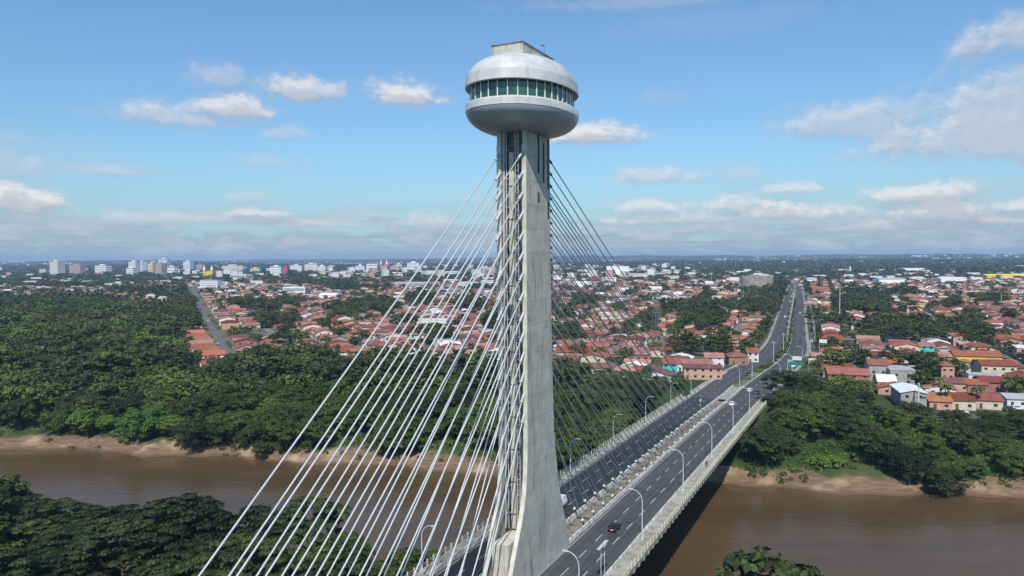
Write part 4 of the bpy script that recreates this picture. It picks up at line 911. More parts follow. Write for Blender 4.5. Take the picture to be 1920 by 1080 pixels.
hp(1268,592,32,9,5.0,'gable','white','dark red',"white house with red roof in the trees left of the avenue, upper of two", rise=1.6)
hp(1417,602,62,14,4.6,'hip','pink','orange',"wide pinkish house with orange roof beside the avenue's left lanes", rise=2.2)
hp(1125,702,54,9,3.4,'gable','cream','red',"long red-roofed house at the wood's edge right of the pylon", rise=1.8)
hp(1172,708,36,10,3.4,'hip','cream','orange',"house with orange-red hipped roof at the wood's edge right of the pylon", rise=1.8)
hp(1207,706,36,8,3.2,'gable','grey','dark red',"low dark red roofed house at the wood's edge left of the teal one", rise=1.5)
hp(1178,676,80,24,3.6,'hip','brick','dark red',"very wide low house with dark red hipped roof right of the pylon", rise=3.6)
hp(1074,672,64,16,3.6,'gable','cream','red',"wide red-roofed house just right of the pylon", rise=2.8)
hp(1146,603,48,12,5.2,'flat','cream','grey',"cream flat-roofed building behind the cables right of the pylon"); hp(1150,602,18,10,7.2,'flat','yellow','grey',"bright yellow block at the end of the cream flat-roofed building", ang=R(-30))
hp(655,672,34,12,3.8,'gable','white','red',"white house with red roof at the wood's edge left of the first cables", rise=2)
hp(638,648,40,14,4.4,'gable','grey','red',"grey-walled house with red roof above the wood's edge left of the first cables", rise=2.2, ax='y')
hp(770,664,46,10,4.6,'gable','white','red',"white house with small dark windows behind the leftmost cables at the wood's edge", rise=1.6)
hp(716,634,50,11,4.6,'gable','grey','red',"grey-walled house with red roof behind the outermost cable", rise=1.6)
hp(812,610,52,10,4.6,'flat','white','white',"long pale blue-white flat building behind the cables left of the pylon")
hp(700,612,60,14,4.4,'hip','cream','red',"wide cream house with red hipped roof left of the outermost cable", rise=2.6)
hp(860,678,60,12,4.0,'gable','grey','orange',"orange-roofed grey house low behind the cables near the pylon", rise=2)
for k in range(8): hp(392 - 4.9 * k, 679 - 7.2 * k, 42 - k * .6, 9 if k < 3 else 10, 4.4, 'gable', 'cream' if k % 2 else 'white', 'orange', f"terraced house with bright orange roof left of the narrow street, {ORD(k + 1)} from the near end", ang=AX_L + R(-90), ax='x', rise=1.9)

# town landmarks further off
GL = []
def big(px, py, top, wpx, dm, wall, label, kd='flat', roof='grey', floors=0, ang=R(-24), rise=3.0, name="building", band=None, z0=12.0):
    x, y = gp(px, py, z0); k = proj(x, y, z0)[2]; w = wpx / FPX * k * .9; h = (py - top) / FPX * k
    y += dm / 2 * .9; OCC.append((x, y, max(w, dm) * .6)); zb = h1(x, y) - .5
    o = thing(name, label, name if name != "office_building" else "building", (x, y, zb), ang, "landmark buildings of the town")
    wm = wall if not isinstance(wall, str) else WALLS[wall]
    if kd == 'arch': h -= rise
    wo_ = wall_mb(w, dm, h, rise, 'x', kd, base=-2).obj("wall", wm, o)
    roof_mb(w, dm, h, rise, 'x', ov=.4, kd=kd).obj("roof", ROOFS.get(roof, M_CONCL), o)
    if kd == 'flat' and h > 18: MB().box(-w * .22, w * .12, -dm * .2, dm * .2, h + .5, h + 4.5).obj("stair_tower", wm, o)
    for f in range(floors):
        z = (f + .45) * h / floors; z2 = z + h / floors * .42
        MB().box(-w / 2 - .12, w / 2 + .12, -dm / 2 - .12, dm / 2 + .12, z, z2).obj("window_band", band or M_BANDW, o) if False else None
        b_ = MB().box(-w / 2 + 1.2, w / 2 - 1.2, -dm / 2 - .15, -dm / 2 - .01, z, z2).box(w / 2 + .01, w / 2 + .15, -dm / 2 + 1.2, dm / 2 - 1.2, z, z2).box(-w / 2 - .15, -w / 2 - .01, -dm / 2 + 1.2, dm / 2 - 1.2, z, z2); b_.obj("window_band", band or M_BANDW, o)
    return o
M_BANDW = mat("distant_glazing", (.30, .32, .35), .5); M_CREAM = mat("render_cream", (.80, .74, .58), .85, .1, .1); M_MAR = mat("render_maroon", (.50, .26, .25), .85, .1, .1); M_PINK = mat("render_magenta", (.62, .03, .16), .7); M_SAND = mat("render_sand", (.78, .62, .30), .85, .1, .1); M_BRN = mat("render_brown", (.42, .32, .22), .85, .15, .1); M_W2 = mat("render_white", (.84, .84, .83), .85, .08, .1)
big(104,518,490,25,26,M_CREAM,"tall cream tower block with dark window bands at the far left of the skyline",floors=13)
big(143,516,497,34,24,M_MAR,"maroon and pink block right of the cream tower on the left skyline",floors=7); big(191,514,498,34,24,M_W2,"broad white block on the left skyline between the maroon one and the trees",floors=5)
big(250,514,491,20,24,M_W2,"white tower block of two joined slabs on the left skyline, wider slab",floors=10); big(265,513,491,10,24,M_W2,"narrow white slab joined to the right of the white tower block",floors=0); big(245,518,503,20,18,M_W2,"small white block in front of the white tower block",floors=4)
big(284,517,494,14,20,M_SAND,"yellow tower block beside the brown one on the left skyline",floors=9); big(300,519,494,19,20,M_BRN,"brown tower block right of the yellow one on the left skyline",floors=10); big(307,509,487,24,22,M_W2,"highest white tower with a dark blue side behind the brown block",floors=9,band=ROOFS['blue']); big(322,516,501,22,18,M_W2,"white block right of the brown tower",floors=3)
big(352,509,491,18,22,M_W2,"white stepped tower block left of the yellow church",floors=8); big(375,510,497,15,18,M_MAR,"dark red block just left of the yellow church",floors=5); big(437,509,499,56,20,M_CREAM,"long cream block right of the yellow church",floors=3)
big(394,541,525,48,14,M_W2,"row of white flats left of the tall white mast",floors=4); big(450,527,514,42,26,M_W2,"large white hall with flat roof above the tall white mast",floors=1)
def church(px, py, top, wpx, body, label, spires=2):
    x, y = gp(px, py); k = proj(x, y, 12)[2]; w = wpx / FPX * k; h = (py - top) / FPX * k; OCC.append((x, y, w)); o = thing("church", label, "church", (x, y, h1(x, y) - .5), R(-10), None)
    wall_mb(w, w * 1.6, h * .42, h * .14, 'y', base=-2).obj("nave", body, o); roof_mb(w, w * 1.6, h * .42, h * .14, 'y').obj("roof", ROOFS['red'], o)
    for sg in ((-1, 1) if spires == 2 else (0,)):
        a = w * (.10 if spires == 2 else .3); cx = sg * w * .38; y0 = -w * .8
        t = MB().box(cx - a, cx + a, y0 - a, y0 + a, -2, h * .62).obj("bell_tower", body, o)
        MB().add([(cx - a, y0 - a, h * .62), (cx + a, y0 - a, h * .62), (cx + a, y0 + a, h * .62), (cx - a, y0 + a, h * .62), (cx, y0, h)], [(3, 2, 1, 0), (0, 1, 4), (1, 2, 4), (2, 3, 4), (3, 0, 4)]).obj("spire", M_WHITE, t)
church(400,520,496,20,mat("church_yellow",(.72,.48,.06),.8),"yellow church with two pointed white-topped towers on the left skyline"); church(724,511,486,14,WALLS['pink'],"church with two tall slim white spires on the skyline left of the cables"); church(1593,513,497,4,M_WHITE,"small white church tower on the far right of the avenue", 1)
for a in [(518,517,500,24,20,M_W2,"white block left of the magenta slab on the skyline",'flat','grey',4),(536,515,500,7,8,M_PINK,"bright magenta slab tower on the skyline",'flat','grey',0),(556,511,499,26,20,M_W2,"white block right of the magenta slab",'flat','grey',4),(584,511,496,28,22,M_CREAM,"broad cream block on the skyline right of the magenta slab",'flat','grey',5),
  (604,511,500,18,20,M_W2,"white block joined to the broad cream one",'flat','grey',3),(479,514,504,22,18,M_SAND,"orange-cream block on the skyline left of the magenta slab",'flat','grey',3),(676,511,499,20,20,M_W2,"white block left of the twin-spired church",'flat','grey',4),(698,511,496,24,20,M_W2,"white building with curved roof next to the twin-spired church",'arch','white',3),
  (748,511,496,14,16,M_CREAM,"yellowish block right of the twin-spired church",'flat','grey',4),(776,511,493,26,22,M_W2,"white tower block right of the twin-spired church, close to the cables",'flat','grey',6),(741,512,500,20,18,WALLS['pink'],"low pinkish block against the twin-spired church",'flat','grey',2),
  (553,551,538,50,16,M_W2,"long row of bright white blocks in the town left of the cables",'flat','white',1),(617,561,549,38,22,M_W2,"white hall with low arched roof in the town left of the cables",'arch','white',0),(632,571,564,18,14,M_W2,"small white arched hall below the larger one",'arch','white',0),
  (770,541,531,70,30,WALLS['grey'],"wide grey-roofed warehouse behind the outer cables",'gable','grey',0),(849,518,509,34,24,M_W2,"long white building on the skyline behind the cables",'flat','white',2),(880,540,529,40,20,M_W2,"white flats behind the cables left of the pylon",'flat','white',4),(915,541,526,26,18,M_W2,"white flats close to the left of the pylon",'flat','white',4),(846,532,524,30,20,M_W2,"white hall behind the middle cables",'flat','white',2),
  (740,516,511,40,26,M_W2,"low white sheds below the twin-spired church",'flat','white',0),(650,517,508,24,20,M_W2,"white block amid trees below the skyline",'flat','white',3),
  (1160,520,499,46,34,M_W2,"large white hall with curved roof right of the pylon",'arch','white',0),(1163,519,507,11,6,M_PINK,"pinkish red sign wall in front of the large white hall",'flat','grey',0),(1205,509,499,20,20,WALLS['brick'],"red and white building right of the large white hall",'flat','white',1),(1198,523,512,40,26,WALLS['cream'],"beige hall with low vaulted roof right of the pylon",'arch','grey',0),
  (1250,516,508,18,18,M_CREAM,"cream block beyond the beige hall",'flat','white',2),(1264,527,517,22,18,M_W2,"white block above the small yellow house right of the pylon",'flat','grey',2),(1260,536,525,13,12,WALLS['yellow'],"small yellow house below the white block",'flat','grey',1),(1203,534,525,9,10,WALLS['cream'],"small cream tower house right of the pylon",'flat','grey',2),
  (1047,529,517,18,20,M_W2,"white block immediately right of the pylon",'flat','white',2),(1094,541,530,38,22,M_W2,"white hall behind the right cables",'gable','white',0),(1117,530,519,14,12,mat("red_paint",(.55,.04,.05),.6),"bright red gabled shop behind the right cables",'gable','red',0),(1143,531,520,30,22,M_W2,"white building behind the outermost right cable",'flat','white',2),
  (1231,548,540,24,18,M_W2,"white sheet-roofed hall left of the reservoir",'gable','white',0),(1331,537,530,16,14,M_W2,"small white gabled hall left of the reservoir",'gable','white',0),(1353,531,525,18,14,M_W2,"white low building next to the reservoir",'flat','white',0),(1392,514,508,20,20,M_W2,"distant white dome-roofed hall above the reservoir",'arch','white',0),
  (1714,511,503,42,30,M_W2,"long bright white factory in the far right distance",'flat','white',0),(1674,535,523,50,34,M_W2,"long grey-roofed warehouse right of the avenue",'gable','grey',0),(1790,532,522,50,34,M_W2,"broad white and red roofed hall on the right",'gable','white',0),(1888,525,516,74,40,WALLS['yellow'],"long shed with a bright yellow roof at the far right",'gable','yellow',0),
  (1523,531,521,18,20,M_W2,"white block at the right side of the far avenue",'flat','white',2),(1536,522,516,28,24,M_W2,"long white shed beyond the white block by the far avenue",'flat','white',0),(1593,531,524,16,18,M_W2,"white arched hall right of the far avenue",'arch','white',0),(1725,578,567,26,14,WALLS['yellow'],"yellow two-storey building in the town on the right",'flat','red',2),
  (1676,571,561,24,16,M_W2,"white building with parapet right of the avenue trees",'flat','white',1),(1537,570,557,30,22,M_W2,"white gabled hall beside the avenue's right side",'gable','dark red',0),(1542,551,541,34,24,WALLS['brick'],"long red-roofed hall beside the far avenue",'gable','red',0),(1725,549,541,24,16,WALLS['cream'],"cream house with pale roof beyond the trees on the right",'flat','white',0)]:
    if 'yellow' == a[8]: ROOFS['yellow'] = mat("sheet_yellow", (.82, .66, .03), .6)
    big(a[0], a[1], a[2], a[3], a[4], a[5], a[6], kd=a[7], roof=a[8], floors=a[9], ang=R(-12 if a[0] < 960 else -8), rise=2.6)
# concrete reservoir with a curved front
x, y = gp(1424, 546); k_ = proj(x, y, 12)[2]; OCC.append((x, y + 18, 36)); rs = thing("concrete_reservoir", "huge windowless grey concrete drum and slab standing among trees left of the avenue", "concrete building", (x, y + 18, 11.5), R(8))
w2 = 29 / FPX * k_; H_ = 31 / FPX * k_
pts = [(-w2 + 17 * (1 - math.cos(R(a))) - 0, -17 * math.sin(R(a))) for a in range(-90, 91, 15)]
pl_ = [(-w2 + 17 - 17 * math.cos(R(a)), 17 * math.sin(R(a))) for a in range(80, -81, -10)] + [(w2 * .3, -19), (w2, -10), (w2, 16)]
MB().prism(pl_, -2, H_ * .93, 'z').obj("drum", mat("reservoir_concrete", (.34, .31, .26), .9, .3, .1, streak=(.25, .5, (.12, .11, .10, 1))), rs)
MB().box(w2 * -.1, w2 * .98, 4, 15, H_ * .931, H_ * 1.02).obj("parapet", M_CONCL, rs); MB().box(-w2 * .75, w2 * .2, -3, 3, H_ * .931, H_ * .97).obj("parapet", M_CONCD, rs)
def lattice(px, py, top, label, m, w0=3.0, taper=.3, arms=False):
    x, y = gp(px, py); k = proj(x, y, 12)[2]; h = (py - top) / FPX * k; o = thing("lattice_tower", label, "lattice tower", (x, y, h1(x, y)), R(20)); n = 12
    def c(q, i): a = w0 * (1 - (1 - taper) * q); return ((a if i in (0, 1) else -a), (a if i in (1, 2) else -a), h * q)
    for i in range(4): MB().tube([c(0, i), c(1, i)], .16, 5).obj("leg", m, o)
    m_ = MB()
    for j in range(n):
        for i in range(4): m_.tube([c(j / n, i), c((j + 1) / n, (i + 1) % 4)], .08, 4); m_.tube([c((j + 1) / n, i), c((j + 1) / n, (i + 1) % 4)], .08, 4)
    m_.obj("bracing", m, o)
    if arms: MB().box(-4, 4, -.15, .15, h * .88, h * .9).box(-3.4, 3.4, -.15, .15, h * .99, h).obj("crossarm", m, o)
lattice(1231, 624, 548, "grey-green steel lattice power tower behind the right-hand cables", mat("lattice_steel", (.16, .20, .19), .6), 3.0, .35, True)
lattice(1808, 570, 525, "red and white lattice radio mast in the town on the right", mat("mast_paint", (.60, .35, .32), .6), 1.6, .5)

# ------------------------------------------------------------------ street grid of small houses
def vn(x, y, s): return math.sin(x / s + 1.3) * math.cos(y / s * 1.1 - .7) + .5 * math.sin(x / s * 2.3 + y / s * 1.7)
HC = []  # candidate houses: (x, y, rz, w, d, h, kd, ax, wall, roof)
OCN = np.array(OCC)
def occupied(x, y, r): return bool(np.any(np.hypot(OCN[:, 0] - x, OCN[:, 1] - y) < OCN[:, 2] + r))
def town_rows(ox, oy, ang, lo, hi, a0, a1, test):
    c, s = math.cos(ang), math.sin(ang); per = 38.0
    for j in range(int(lo // per), int(hi // per) + 1):
        for off in (10.5, 27.0):
            b = j * per + off; a = a0 + random.uniform(0, 8); blk = 0
            while a < a1:
                w = random.choice((7, 8, 9, 10, 12)); d = random.choice((11, 13)); pos = a + w / 2; blk += w
                x = ox + pos * c - b * s; y = oy + pos * s + b * c; a += w + random.choice((0, .2, .4, 2.0))
                if blk > 95: a += 9; blk = 0
                if not test(x, y): continue
                px, py, k = proj(x, y, 13)
                if k < 50 or px < -80 or px > 2000 or k > 1900: continue
                if not inpoly(px, py, TOWN_EDGE + [(2100, 488), (-400, 500)]): continue
                pw = proj(x, y, 16)
                if in_wood(pw[0], pw[1], 1.5) or near_road(x, y, 5.8) or occupied(x, y, 5.5): continue
                if min(seg_d(x, y, LST), seg_d(x, y, RIV) * .8) < 8.8: continue
                dens_ = .93 - max(0, (k - 600) / 2000) * .75
                if px < 350 and k > 700: dens_ *= .5
                if random.random() > dens_ or vn(x, y, 60) > 1.0: continue
                near_l = px < 1000
                roof = random.choices(['red', 'orange', 'dark red', 'grey', 'white'], [44, 26, 24, 4, 4] if k < 900 else [38, 22, 18, 9, 13])[0]
                wall = random.choices(['white', 'cream', 'brick', 'pink', 'grey', 'yellow', 'teal'], [38, 24, 12, 12, 10, 2, 1])[0]
                kd = 'flat' if roof in ('grey', 'white') and random.random() < .5 else random.choices(['gable', 'hip'], [85, 15])[0]
                HC.append((x, y, ang, float(w), float(d), random.choice((3.0, 3.2, 3.5) if random.random() < .86 else (5.8,)), kd, 'x' if random.random() < .75 else 'y', wall, roof, k, px, py))
WEDGE = lambda x, y: x > -.02 * y + 10
a_ = PT(330, 0)
town_rows(a_.x, a_.y, AX_R, -1500, -26, -160, 1700, lambda x, y: True)
town_rows(a_.x, a_.y, AX_R, 26, 900, -160, 1700, WEDGE)
town_rows(LST[0][0], LST[0][1], AX_L, -1500, 900, -90, 1900, lambda x, y: not WEDGE(x - 12, y))
HC.sort(key=lambda h: h[10])
NI = 300 - len(NEARH) - 2; IND = [h for h in HC if -25 < h[11] < 1945][:NI]; ids = set(id(h) for h in IND); RESTH = [h for h in HC if id(h) not in ids]
def area_h(px): return "right of the avenue" if px > 1500 else ("between the pylon and the avenue" if px > 1035 else ("behind the left cables" if px > 700 else "left of the cables"))
groups = {}
for h in IND: groups.setdefault((area_h(h[11]), 'nearest rows' if h[10] < 420 else ('second rows' if h[10] < 480 else ('middle rows' if h[10] < 560 else 'back rows')), h[9], h[8]), []).append(h)
for (ar, bd, rf, wl), L_ in groups.items():
    L_.sort(key=lambda h: h[11])
    for i, h in enumerate(L_):
        lab = (f"{rf}-roofed {wl} house, the only one {ar}, {bd}" if len(L_) == 1 else f"{ORD(i + 1)} {rf}-roofed {wl} house from the left, {bd} {ar}").replace("dark red-roofed", "dark-red-roofed")
        house(None, h[6], h[3], h[4], h[5], 1.7, h[7], h[8], h[9], (h[0], h[1], h1(h[0], h[1]) - .05), h[2], lab, "small tiled houses of the town", h[10] < 520)
# the rest of the town, beyond the nearest 300 houses: one object
WN = list(WALLS); RN = ['red', 'orange', 'dark red', 'white', 'grey', 'blue']
for _ in range(5200):
    y = 1500 + 6500 * random.random() ** 1.6; x = random.uniform(-.74, .74) * y
    if vn(x, y, 420) + .6 * vn(x, y, 140) < (.15 if y > 2600 else -.45) or near_road(x, y, 8): continue
    if x < -.33 * y and y < 2300 and random.random() < .5: continue
    bigb = random.random() < .16; w = random.uniform(18, 50) if bigb else random.uniform(9, 18); d = random.uniform(14, 26) if bigb else random.uniform(9, 13)
    roof = random.choices(RN, [30, 18, 14, 26, 12, 0] if not bigb else [8, 4, 4, 62, 22, 0])[0]
    HC_ = (x, y, AX_R if x > 0 else AX_L, w, d, random.uniform(5, 10) if bigb else 3.5, 'flat' if bigb else 'gable', 'x', 'white' if bigb or random.random() < .5 else 'cream', roof, y, 0, 0); RESTH.append(HC_)
for (cx, cy, rx, ry, n) in ((1505, 490, 42, 4, 200), (1700, 491, 45, 3, 130), (1830, 489, 60, 4, 220), (1100, 500, 70, 5, 130), (1620, 495, 60, 3, 70), (600, 500, 300, 5, 200), (1300, 492, 100, 5, 160)):
    for _ in range(n):
        px = cx + random.gauss(0, .5) * rx; py = cy + random.gauss(0, .5) * ry; d = ray(px, max(py, 484)); 
        if d.z > -.004: continue
        t = (13 - CAMZ) / d.z; x, y = d.x * t, d.y * t
        if y > 9000: continue
        for it in range(3): z = h1(x, y); t = (z - CAMZ) / d.z; x, y = d.x * t, d.y * t
        if near_road(x, y, 8): continue
        red = cx > 1400; RESTH.append((x, y, AX_R, random.uniform(10, 26), random.uniform(9, 14), 4.5, 'gable', 'x', 'white' if not red else 'pink', ('orange' if red else random.choice(('white', 'grey', 'red'))), y, 0, 0))
for _ in range(170):
    px = random.choice((random.uniform(-20, 930), random.uniform(330, 930), random.uniform(1040, 1300))); py = random.uniform(501, 524); x, y = gp(px, py)
    if y > 3800 or near_road(x, y, 8) or occupied(x, y, 22) or seg_d(x, y, LST) < 22: continue
    RESTH.append((x, y, AX_L if px < 960 else AX_R, random.uniform(16, 46), random.uniform(13, 22), random.choice((7, 9, 12, 16, 22)), 'flat', 'x', random.choice(('white', 'white', 'white', 'cream', 'pink')), random.choice(('white', 'grey')), y, 0, 0))
tb = MB()
for h in RESTH:
    x, y, a, w, d, hg, kd, ax, wl, rf = h[:10]; q = MB(); rise = 1.7
    wall_mb(w, d, hg, rise, ax, kd, q, WN.index(wl)); roof_mb(w, d, hg, rise, ax, kd=kd, mb=q, mi=len(WN) + RN.index(rf))
    c, s = math.cos(a), math.sin(a); z = h1(x, y) - .05; o_ = len(tb.v); tb.v += [(x + v[0] * c - v[1] * s, y + v[0] * s + v[1] * c, z + v[2]) for v in q.v]; tb.f += [tuple(i + o_ for i in f) for f in q.f]; tb.mi += q.mi
o = tb.obj("distant_houses", [WALLS[k] for k in WN] + [ROOFS[k] for k in RN], fix=False); tag(o, "sea of small red-roofed houses and pale sheds filling the distance", "houses"); o['kind'] = 'stuff'

# streets of the town
def grid_street(name, ox, oy, ang, b, a0, a1, w=6.5):
    c, s = math.cos(ang), math.sin(ang); run = []; a = a0
    def flush():
        if len(run) > 3: road_line(name, list(run), w, M_STREET, .06)
        run.clear()
    while a <= a1:
        x = ox + a * c - b * s; y = oy + a * s + b * c; px, py, k = proj(x, y, 12)
        if k > 50 and -50 < px < 1970 and inpoly(px, py, TOWN_EDGE + [(2100, 488), (-400, 500)]) and not near_road(x, y, 2) and (WEDGE(x, y) == (ang == AX_R)) and seg_d(x, y, LST) > 8 and seg_d(x, y, RIV) > 6: run.append((x, y))
        else: flush()
        a += 15
    flush()
for j in range(-20, 12): grid_street("street", a_.x, a_.y, AX_R, j * 38.0 + .0, -160, 900)
for j in range(-12, 14):
    if j: grid_street("street", LST[0][0], LST[0][1], AX_L, j * 38.0, -90, 1000)

# ------------------------------------------------------------------ trees
HXY = np.array([(h[0], h[1]) for h in HC]); TC = []
def grid_trees(y0, y1, sp, mode):
    ny_ = int((y1 - y0) / (sp * .87))
    for j in range(ny_):
        yb = y0 + j * sp * .87; half = max(yb, 120) * .78 + 40; n = int(2 * half / sp)
        for i in range(n):
            x = -half + (i + .5 * (j % 2)) * sp + random.uniform(-.38, .38) * sp; y = yb + random.uniform(-.38, .38) * sp
            a = dfar(x, y); b = dnear(x, y)
            if a < .5 and b < 1.5: continue
            rx_, ry_ = x - TX, y - TY; s = rx_ * DIR[0] + ry_ * DIR[1]; t = rx_ * PER[0] + ry_ * PER[1]
            if -200 < s < 240 and abs(t) < 21: continue
            if near_road(x, y, 4.0) and s > 150: continue
            g0 = proj(x, y, 12); c0 = proj(x, y, 18)
            if c0[0] < -140 or c0[0] > 2060: continue
            kd = None
            if b > 0: kd = 'near'
            else:
                t0_ = proj(x, y, 22.5); town = inpoly(t0_[0], t0_[1], TOWN_EDGE + [(2100, 470), (-400, 470)])
                if not town: kd = 'wood'
                elif not inpoly(g0[0], g0[1], TOWN_EDGE + [(2100, 470), (-400, 470)]): kd = 'low'
                elif in_wood(c0[0], c0[1], 2.6): kd = 'town'
                else:
                    pr = .16 if y < 700 else .16 + .34 * min(1, (y - 700) / 900)
                    if g0[0] < 350 and y > 600: pr = max(pr, .55)
                    if random.random() < pr: kd = 'yard'
            if kd is None: continue
            if kd == 'yard' and len(HXY) and np.min(np.abs(HXY[:, 0] - x) + np.abs(HXY[:, 1] - y)) < 7 and y < 1500: continue
            if occupied(x, y, 2 if y < 900 else 0): continue
            if seg_d(x, y, RIV) < 9 or (seg_d(x, y, LST) < 9): continue
            if kd in ('wood', 'low'):
                if 0 < g0[0] < 330 and a < 7 + 4 * math.sin(x * .2): continue
                if 610 < g0[0] < 930 and a < 6 + 3 * math.sin(x * .2): continue
                if 1510 < g0[0] < 1700 and a < 8: continue
            TC.append((x, y, kd, a, b, g0[0], g0[1], c0[2]))
grid_trees(70, 420, 8.6, 0); grid_trees(420, 900, 9.6, 1); n_mid = len(TC); grid_trees(900, 2000, 14, 2); grid_trees(2000, 5200, 27, 3)
for sg_ in (1, -1):
    s = 330.0
    while s < 1300:
        p = PT(s, sg_ * (HW(s) + random.uniform(5, 8)))
        if random.random() < (.75 if sg_ < 0 else .4) and not occupied(p.x, p.y, 1) and (len(HXY) == 0 or np.min(np.hypot(HXY[:, 0] - p.x, HXY[:, 1] - p.y)) > 6.5):
            g0 = proj(p.x, p.y, 12); TC.append((p.x, p.y, 'yard', 200, -200, g0[0], g0[1], g0[2]))
        s += random.uniform(7, 16)
def pick(tr):
    x, y, kd, a, b, px, py, k = tr; q = vn(x, y, 33) + random.uniform(-.5, .5); u = random.random()
    if kd == 'near': return ('spread', 'leaves_dark') if q > -.6 else ('spread', 'leaves_mid') if u < .6 else ('bush', 'leaves_mid')
    if kd == 'low': return ('bush', 'leaves_mid') if u < .7 else ('bush', 'leaves_dark')
    if kd == 'town': return ('spread', 'leaves_dark') if u < .55 else ('bush', 'leaves_dark') if u < .75 else ('bush', 'leaves_mid')
    if kd == 'wood' and a < 55:
        if 120 < px < 340 and 770 < py < 850: return ('bush', 'leaves_light') if u < .5 else ('shrub', 'leaves_light')
        if 1410 < px < 1530 and 840 < py < 940: return ('bush', 'leaves_light')
        if 1500 < px < 1600 and a < 22: return ('shrub', 'leaves_light')
        return ('bush', 'leaves_mid') if q > -.7 else ('bush', 'leaves_dark')
    if kd == 'wood':
        if px < 360 and 600 < py < 680 and q > .1: return ('spread', 'leaves_mid') if u < .7 else ('bush', 'leaves_light')
        if px < 360 and py < 600 and q > .1: return ('bush', 'leaves_mid')
        return ('spread', 'leaves_dark') if q > -.75 or 1040 < px < 1400 else ('spread', 'leaves_mid') if u < .6 else ('bush', 'leaves_dark')
    return ('bush', 'leaves_mid') if u < .5 else ('bush', 'leaves_dark') if u < .8 else ('spread', 'leaves_dark')
CAND = [(tr, pick(tr)) for tr in TC]
vis = [c for c in CAND if -50 < c[0][5] < 1970 and c[0][7] > 98 and proj(c[0][0], c[0][1], 20)[1] < 1120]
vis.sort(key=lambda c: c[0][7]); INDT = vis[:292]; idt = set(id(c[0]) for c in INDT)
NAMES = {('spread', 'leaves_dark'): ("spreading_tree", "dark spreading tree"), ('spread', 'leaves_mid'): ("spreading_tree", "mid-green spreading tree"), ('bush', 'leaves_mid'): ("bushy_tree", "mid-green bushy tree"), ('bush', 'leaves_dark'): ("bushy_tree", "dark bushy tree"),
         ('bush', 'leaves_light'): ("bushy_tree", "light green bushy tree"), ('shrub', 'leaves_light'): ("shrub", "light green low shrub"), ('shrub', 'leaves_mid'): ("shrub", "green low shrub")}
def area_t(tr):
    if tr[2] == 'near': return "near bank " + ("left of the pylon" if tr[5] < 900 else "right of the bridge")
    p = tr[5]; return "far bank " + ("left of the cables" if p < 600 else "behind the left cables" if p < 985 else "between pylon and bridge" if tr[0] < TX + (tr[1] - TY) * DIR[0] / DIR[1] else "right of the bridge")
def row_t(tr):
    v = tr[4] if tr[2] == 'near' else tr[3]; return "waterside row" if v < 14 else "second rows" if v < 30 else "middle rows" if v < 50 else "back rows"
tg = {}
for c in INDT: tg.setdefault((c[1], area_t(c[0]), row_t(c[0])), []).append(c)
for (pk, ar, rw), L_ in tg.items():
    L_.sort(key=lambda c: c[0][5]); nm, lb = NAMES[pk]
    for i, (tr, _) in enumerate(L_):
        me, tk, Rr, H = random.choice(PROTO[pk]); x, y = tr[0], tr[1]; sc = random.uniform(.68, 1.34); hs_ = random.uniform(.85, 1.15)
        if tr[2] == 'near': sc *= random.uniform(.85, 1.35) * (.76 if 270 < tr[5] < 900 else .85 if tr[5] < 270 else .6)
        if tr[2] in ('town', 'yard'): sc *= .88 if tr[2] == 'town' else .7
        if tr[2] == 'low': sc *= .68 if y < 300 else .45
        lab = f"{ORD(i + 1)} {lb} from the left, {rw}, {ar}" if len(L_) > 1 else f"the only {lb} of the {rw}, {ar}".replace("of the at", "at").replace("only", "only one") if False else (f"{ORD(i + 1)} {lb} from the left, {rw}, {ar}" if len(L_) > 1 else f"single {lb}, {rw}, {ar}")
        o = thing(nm, lab, "shrub" if nm == "shrub" else "tree", (x, y, h1(x, y) - .3), random.uniform(0, 6.28), "shrubs on the river bank" if nm == "shrub" else "trees of the river banks"); o.scale = (sc, sc, sc * hs_)
        link("crown", me, o); link("trunk", tk, o)
for i, (px, py, sc) in enumerate([(1772, 765, 1.1), (1832, 766, 1.0), (1762, 742, .9), (1888, 752, 1.0), (1690, 590, 1.5), (1330, 655, 1.0)]):
    x, y = gp(px, py); o = thing("palm_tree", ["palm tree between two shops on the riverside road", "palm tree right of the white-fronted shop", "palm tree behind the orange-roofed shop", "palm tree at the right edge behind the shops", "tall palm among the trees in the town on the right", "palm among dark trees left of the avenue"][i], "palm", (x, y, h1(x, y)), i * 1.3, "palm trees"); o.scale = (sc,) * 3
    link("crown", PALM[0], o); link("trunk", PALM[1], o)
# the remaining woods beyond the nearest trees: leaf masses of one object each band
LODM = []
def lod(kd, Rr, H, ncl, nlf, size, i):
    rg = np.random.default_rng(900 + i); P, N, C = crown_pts(kd, rg, Rr, H, ncl, nlf); return leaf_cloud(P, N, size, rg)
L1 = {'spread': [lod('spread', 7.5, 11.5, 46, 15, .80, i) for i in range(4)], 'bush': [lod('bush', 5.6, 10, 36, 16, .78, 10 + i) for i in range(3)]}; L1['shrub'] = L1['bush']
L0 = {'spread': [lod('spread', 7.5, 11.5, 60, 19, .56, 70 + i) for i in range(4)], 'bush': [lod('bush', 5.6, 10, 44, 22, .55, 80 + i) for i in range(3)]}; L0['shrub'] = L0['bush']
L2 = {'spread': [lod('spread', 7.8, 11.5, 20, 6, 1.6, 20 + i) for i in range(4)], 'bush': [lod('bush', 6.0, 10, 16, 7, 1.5, 30 + i) for i in range(3)]}; L2['shrub'] = L2['bush']
L3 = {'spread': [lod('spread', 14, 12, 16, 2, 4.6, 40 + i) for i in range(3)], 'bush': [lod('bush', 12, 11, 14, 2, 4.4, 50 + i) for i in range(3)]}; L3['shrub'] = L3['bush']
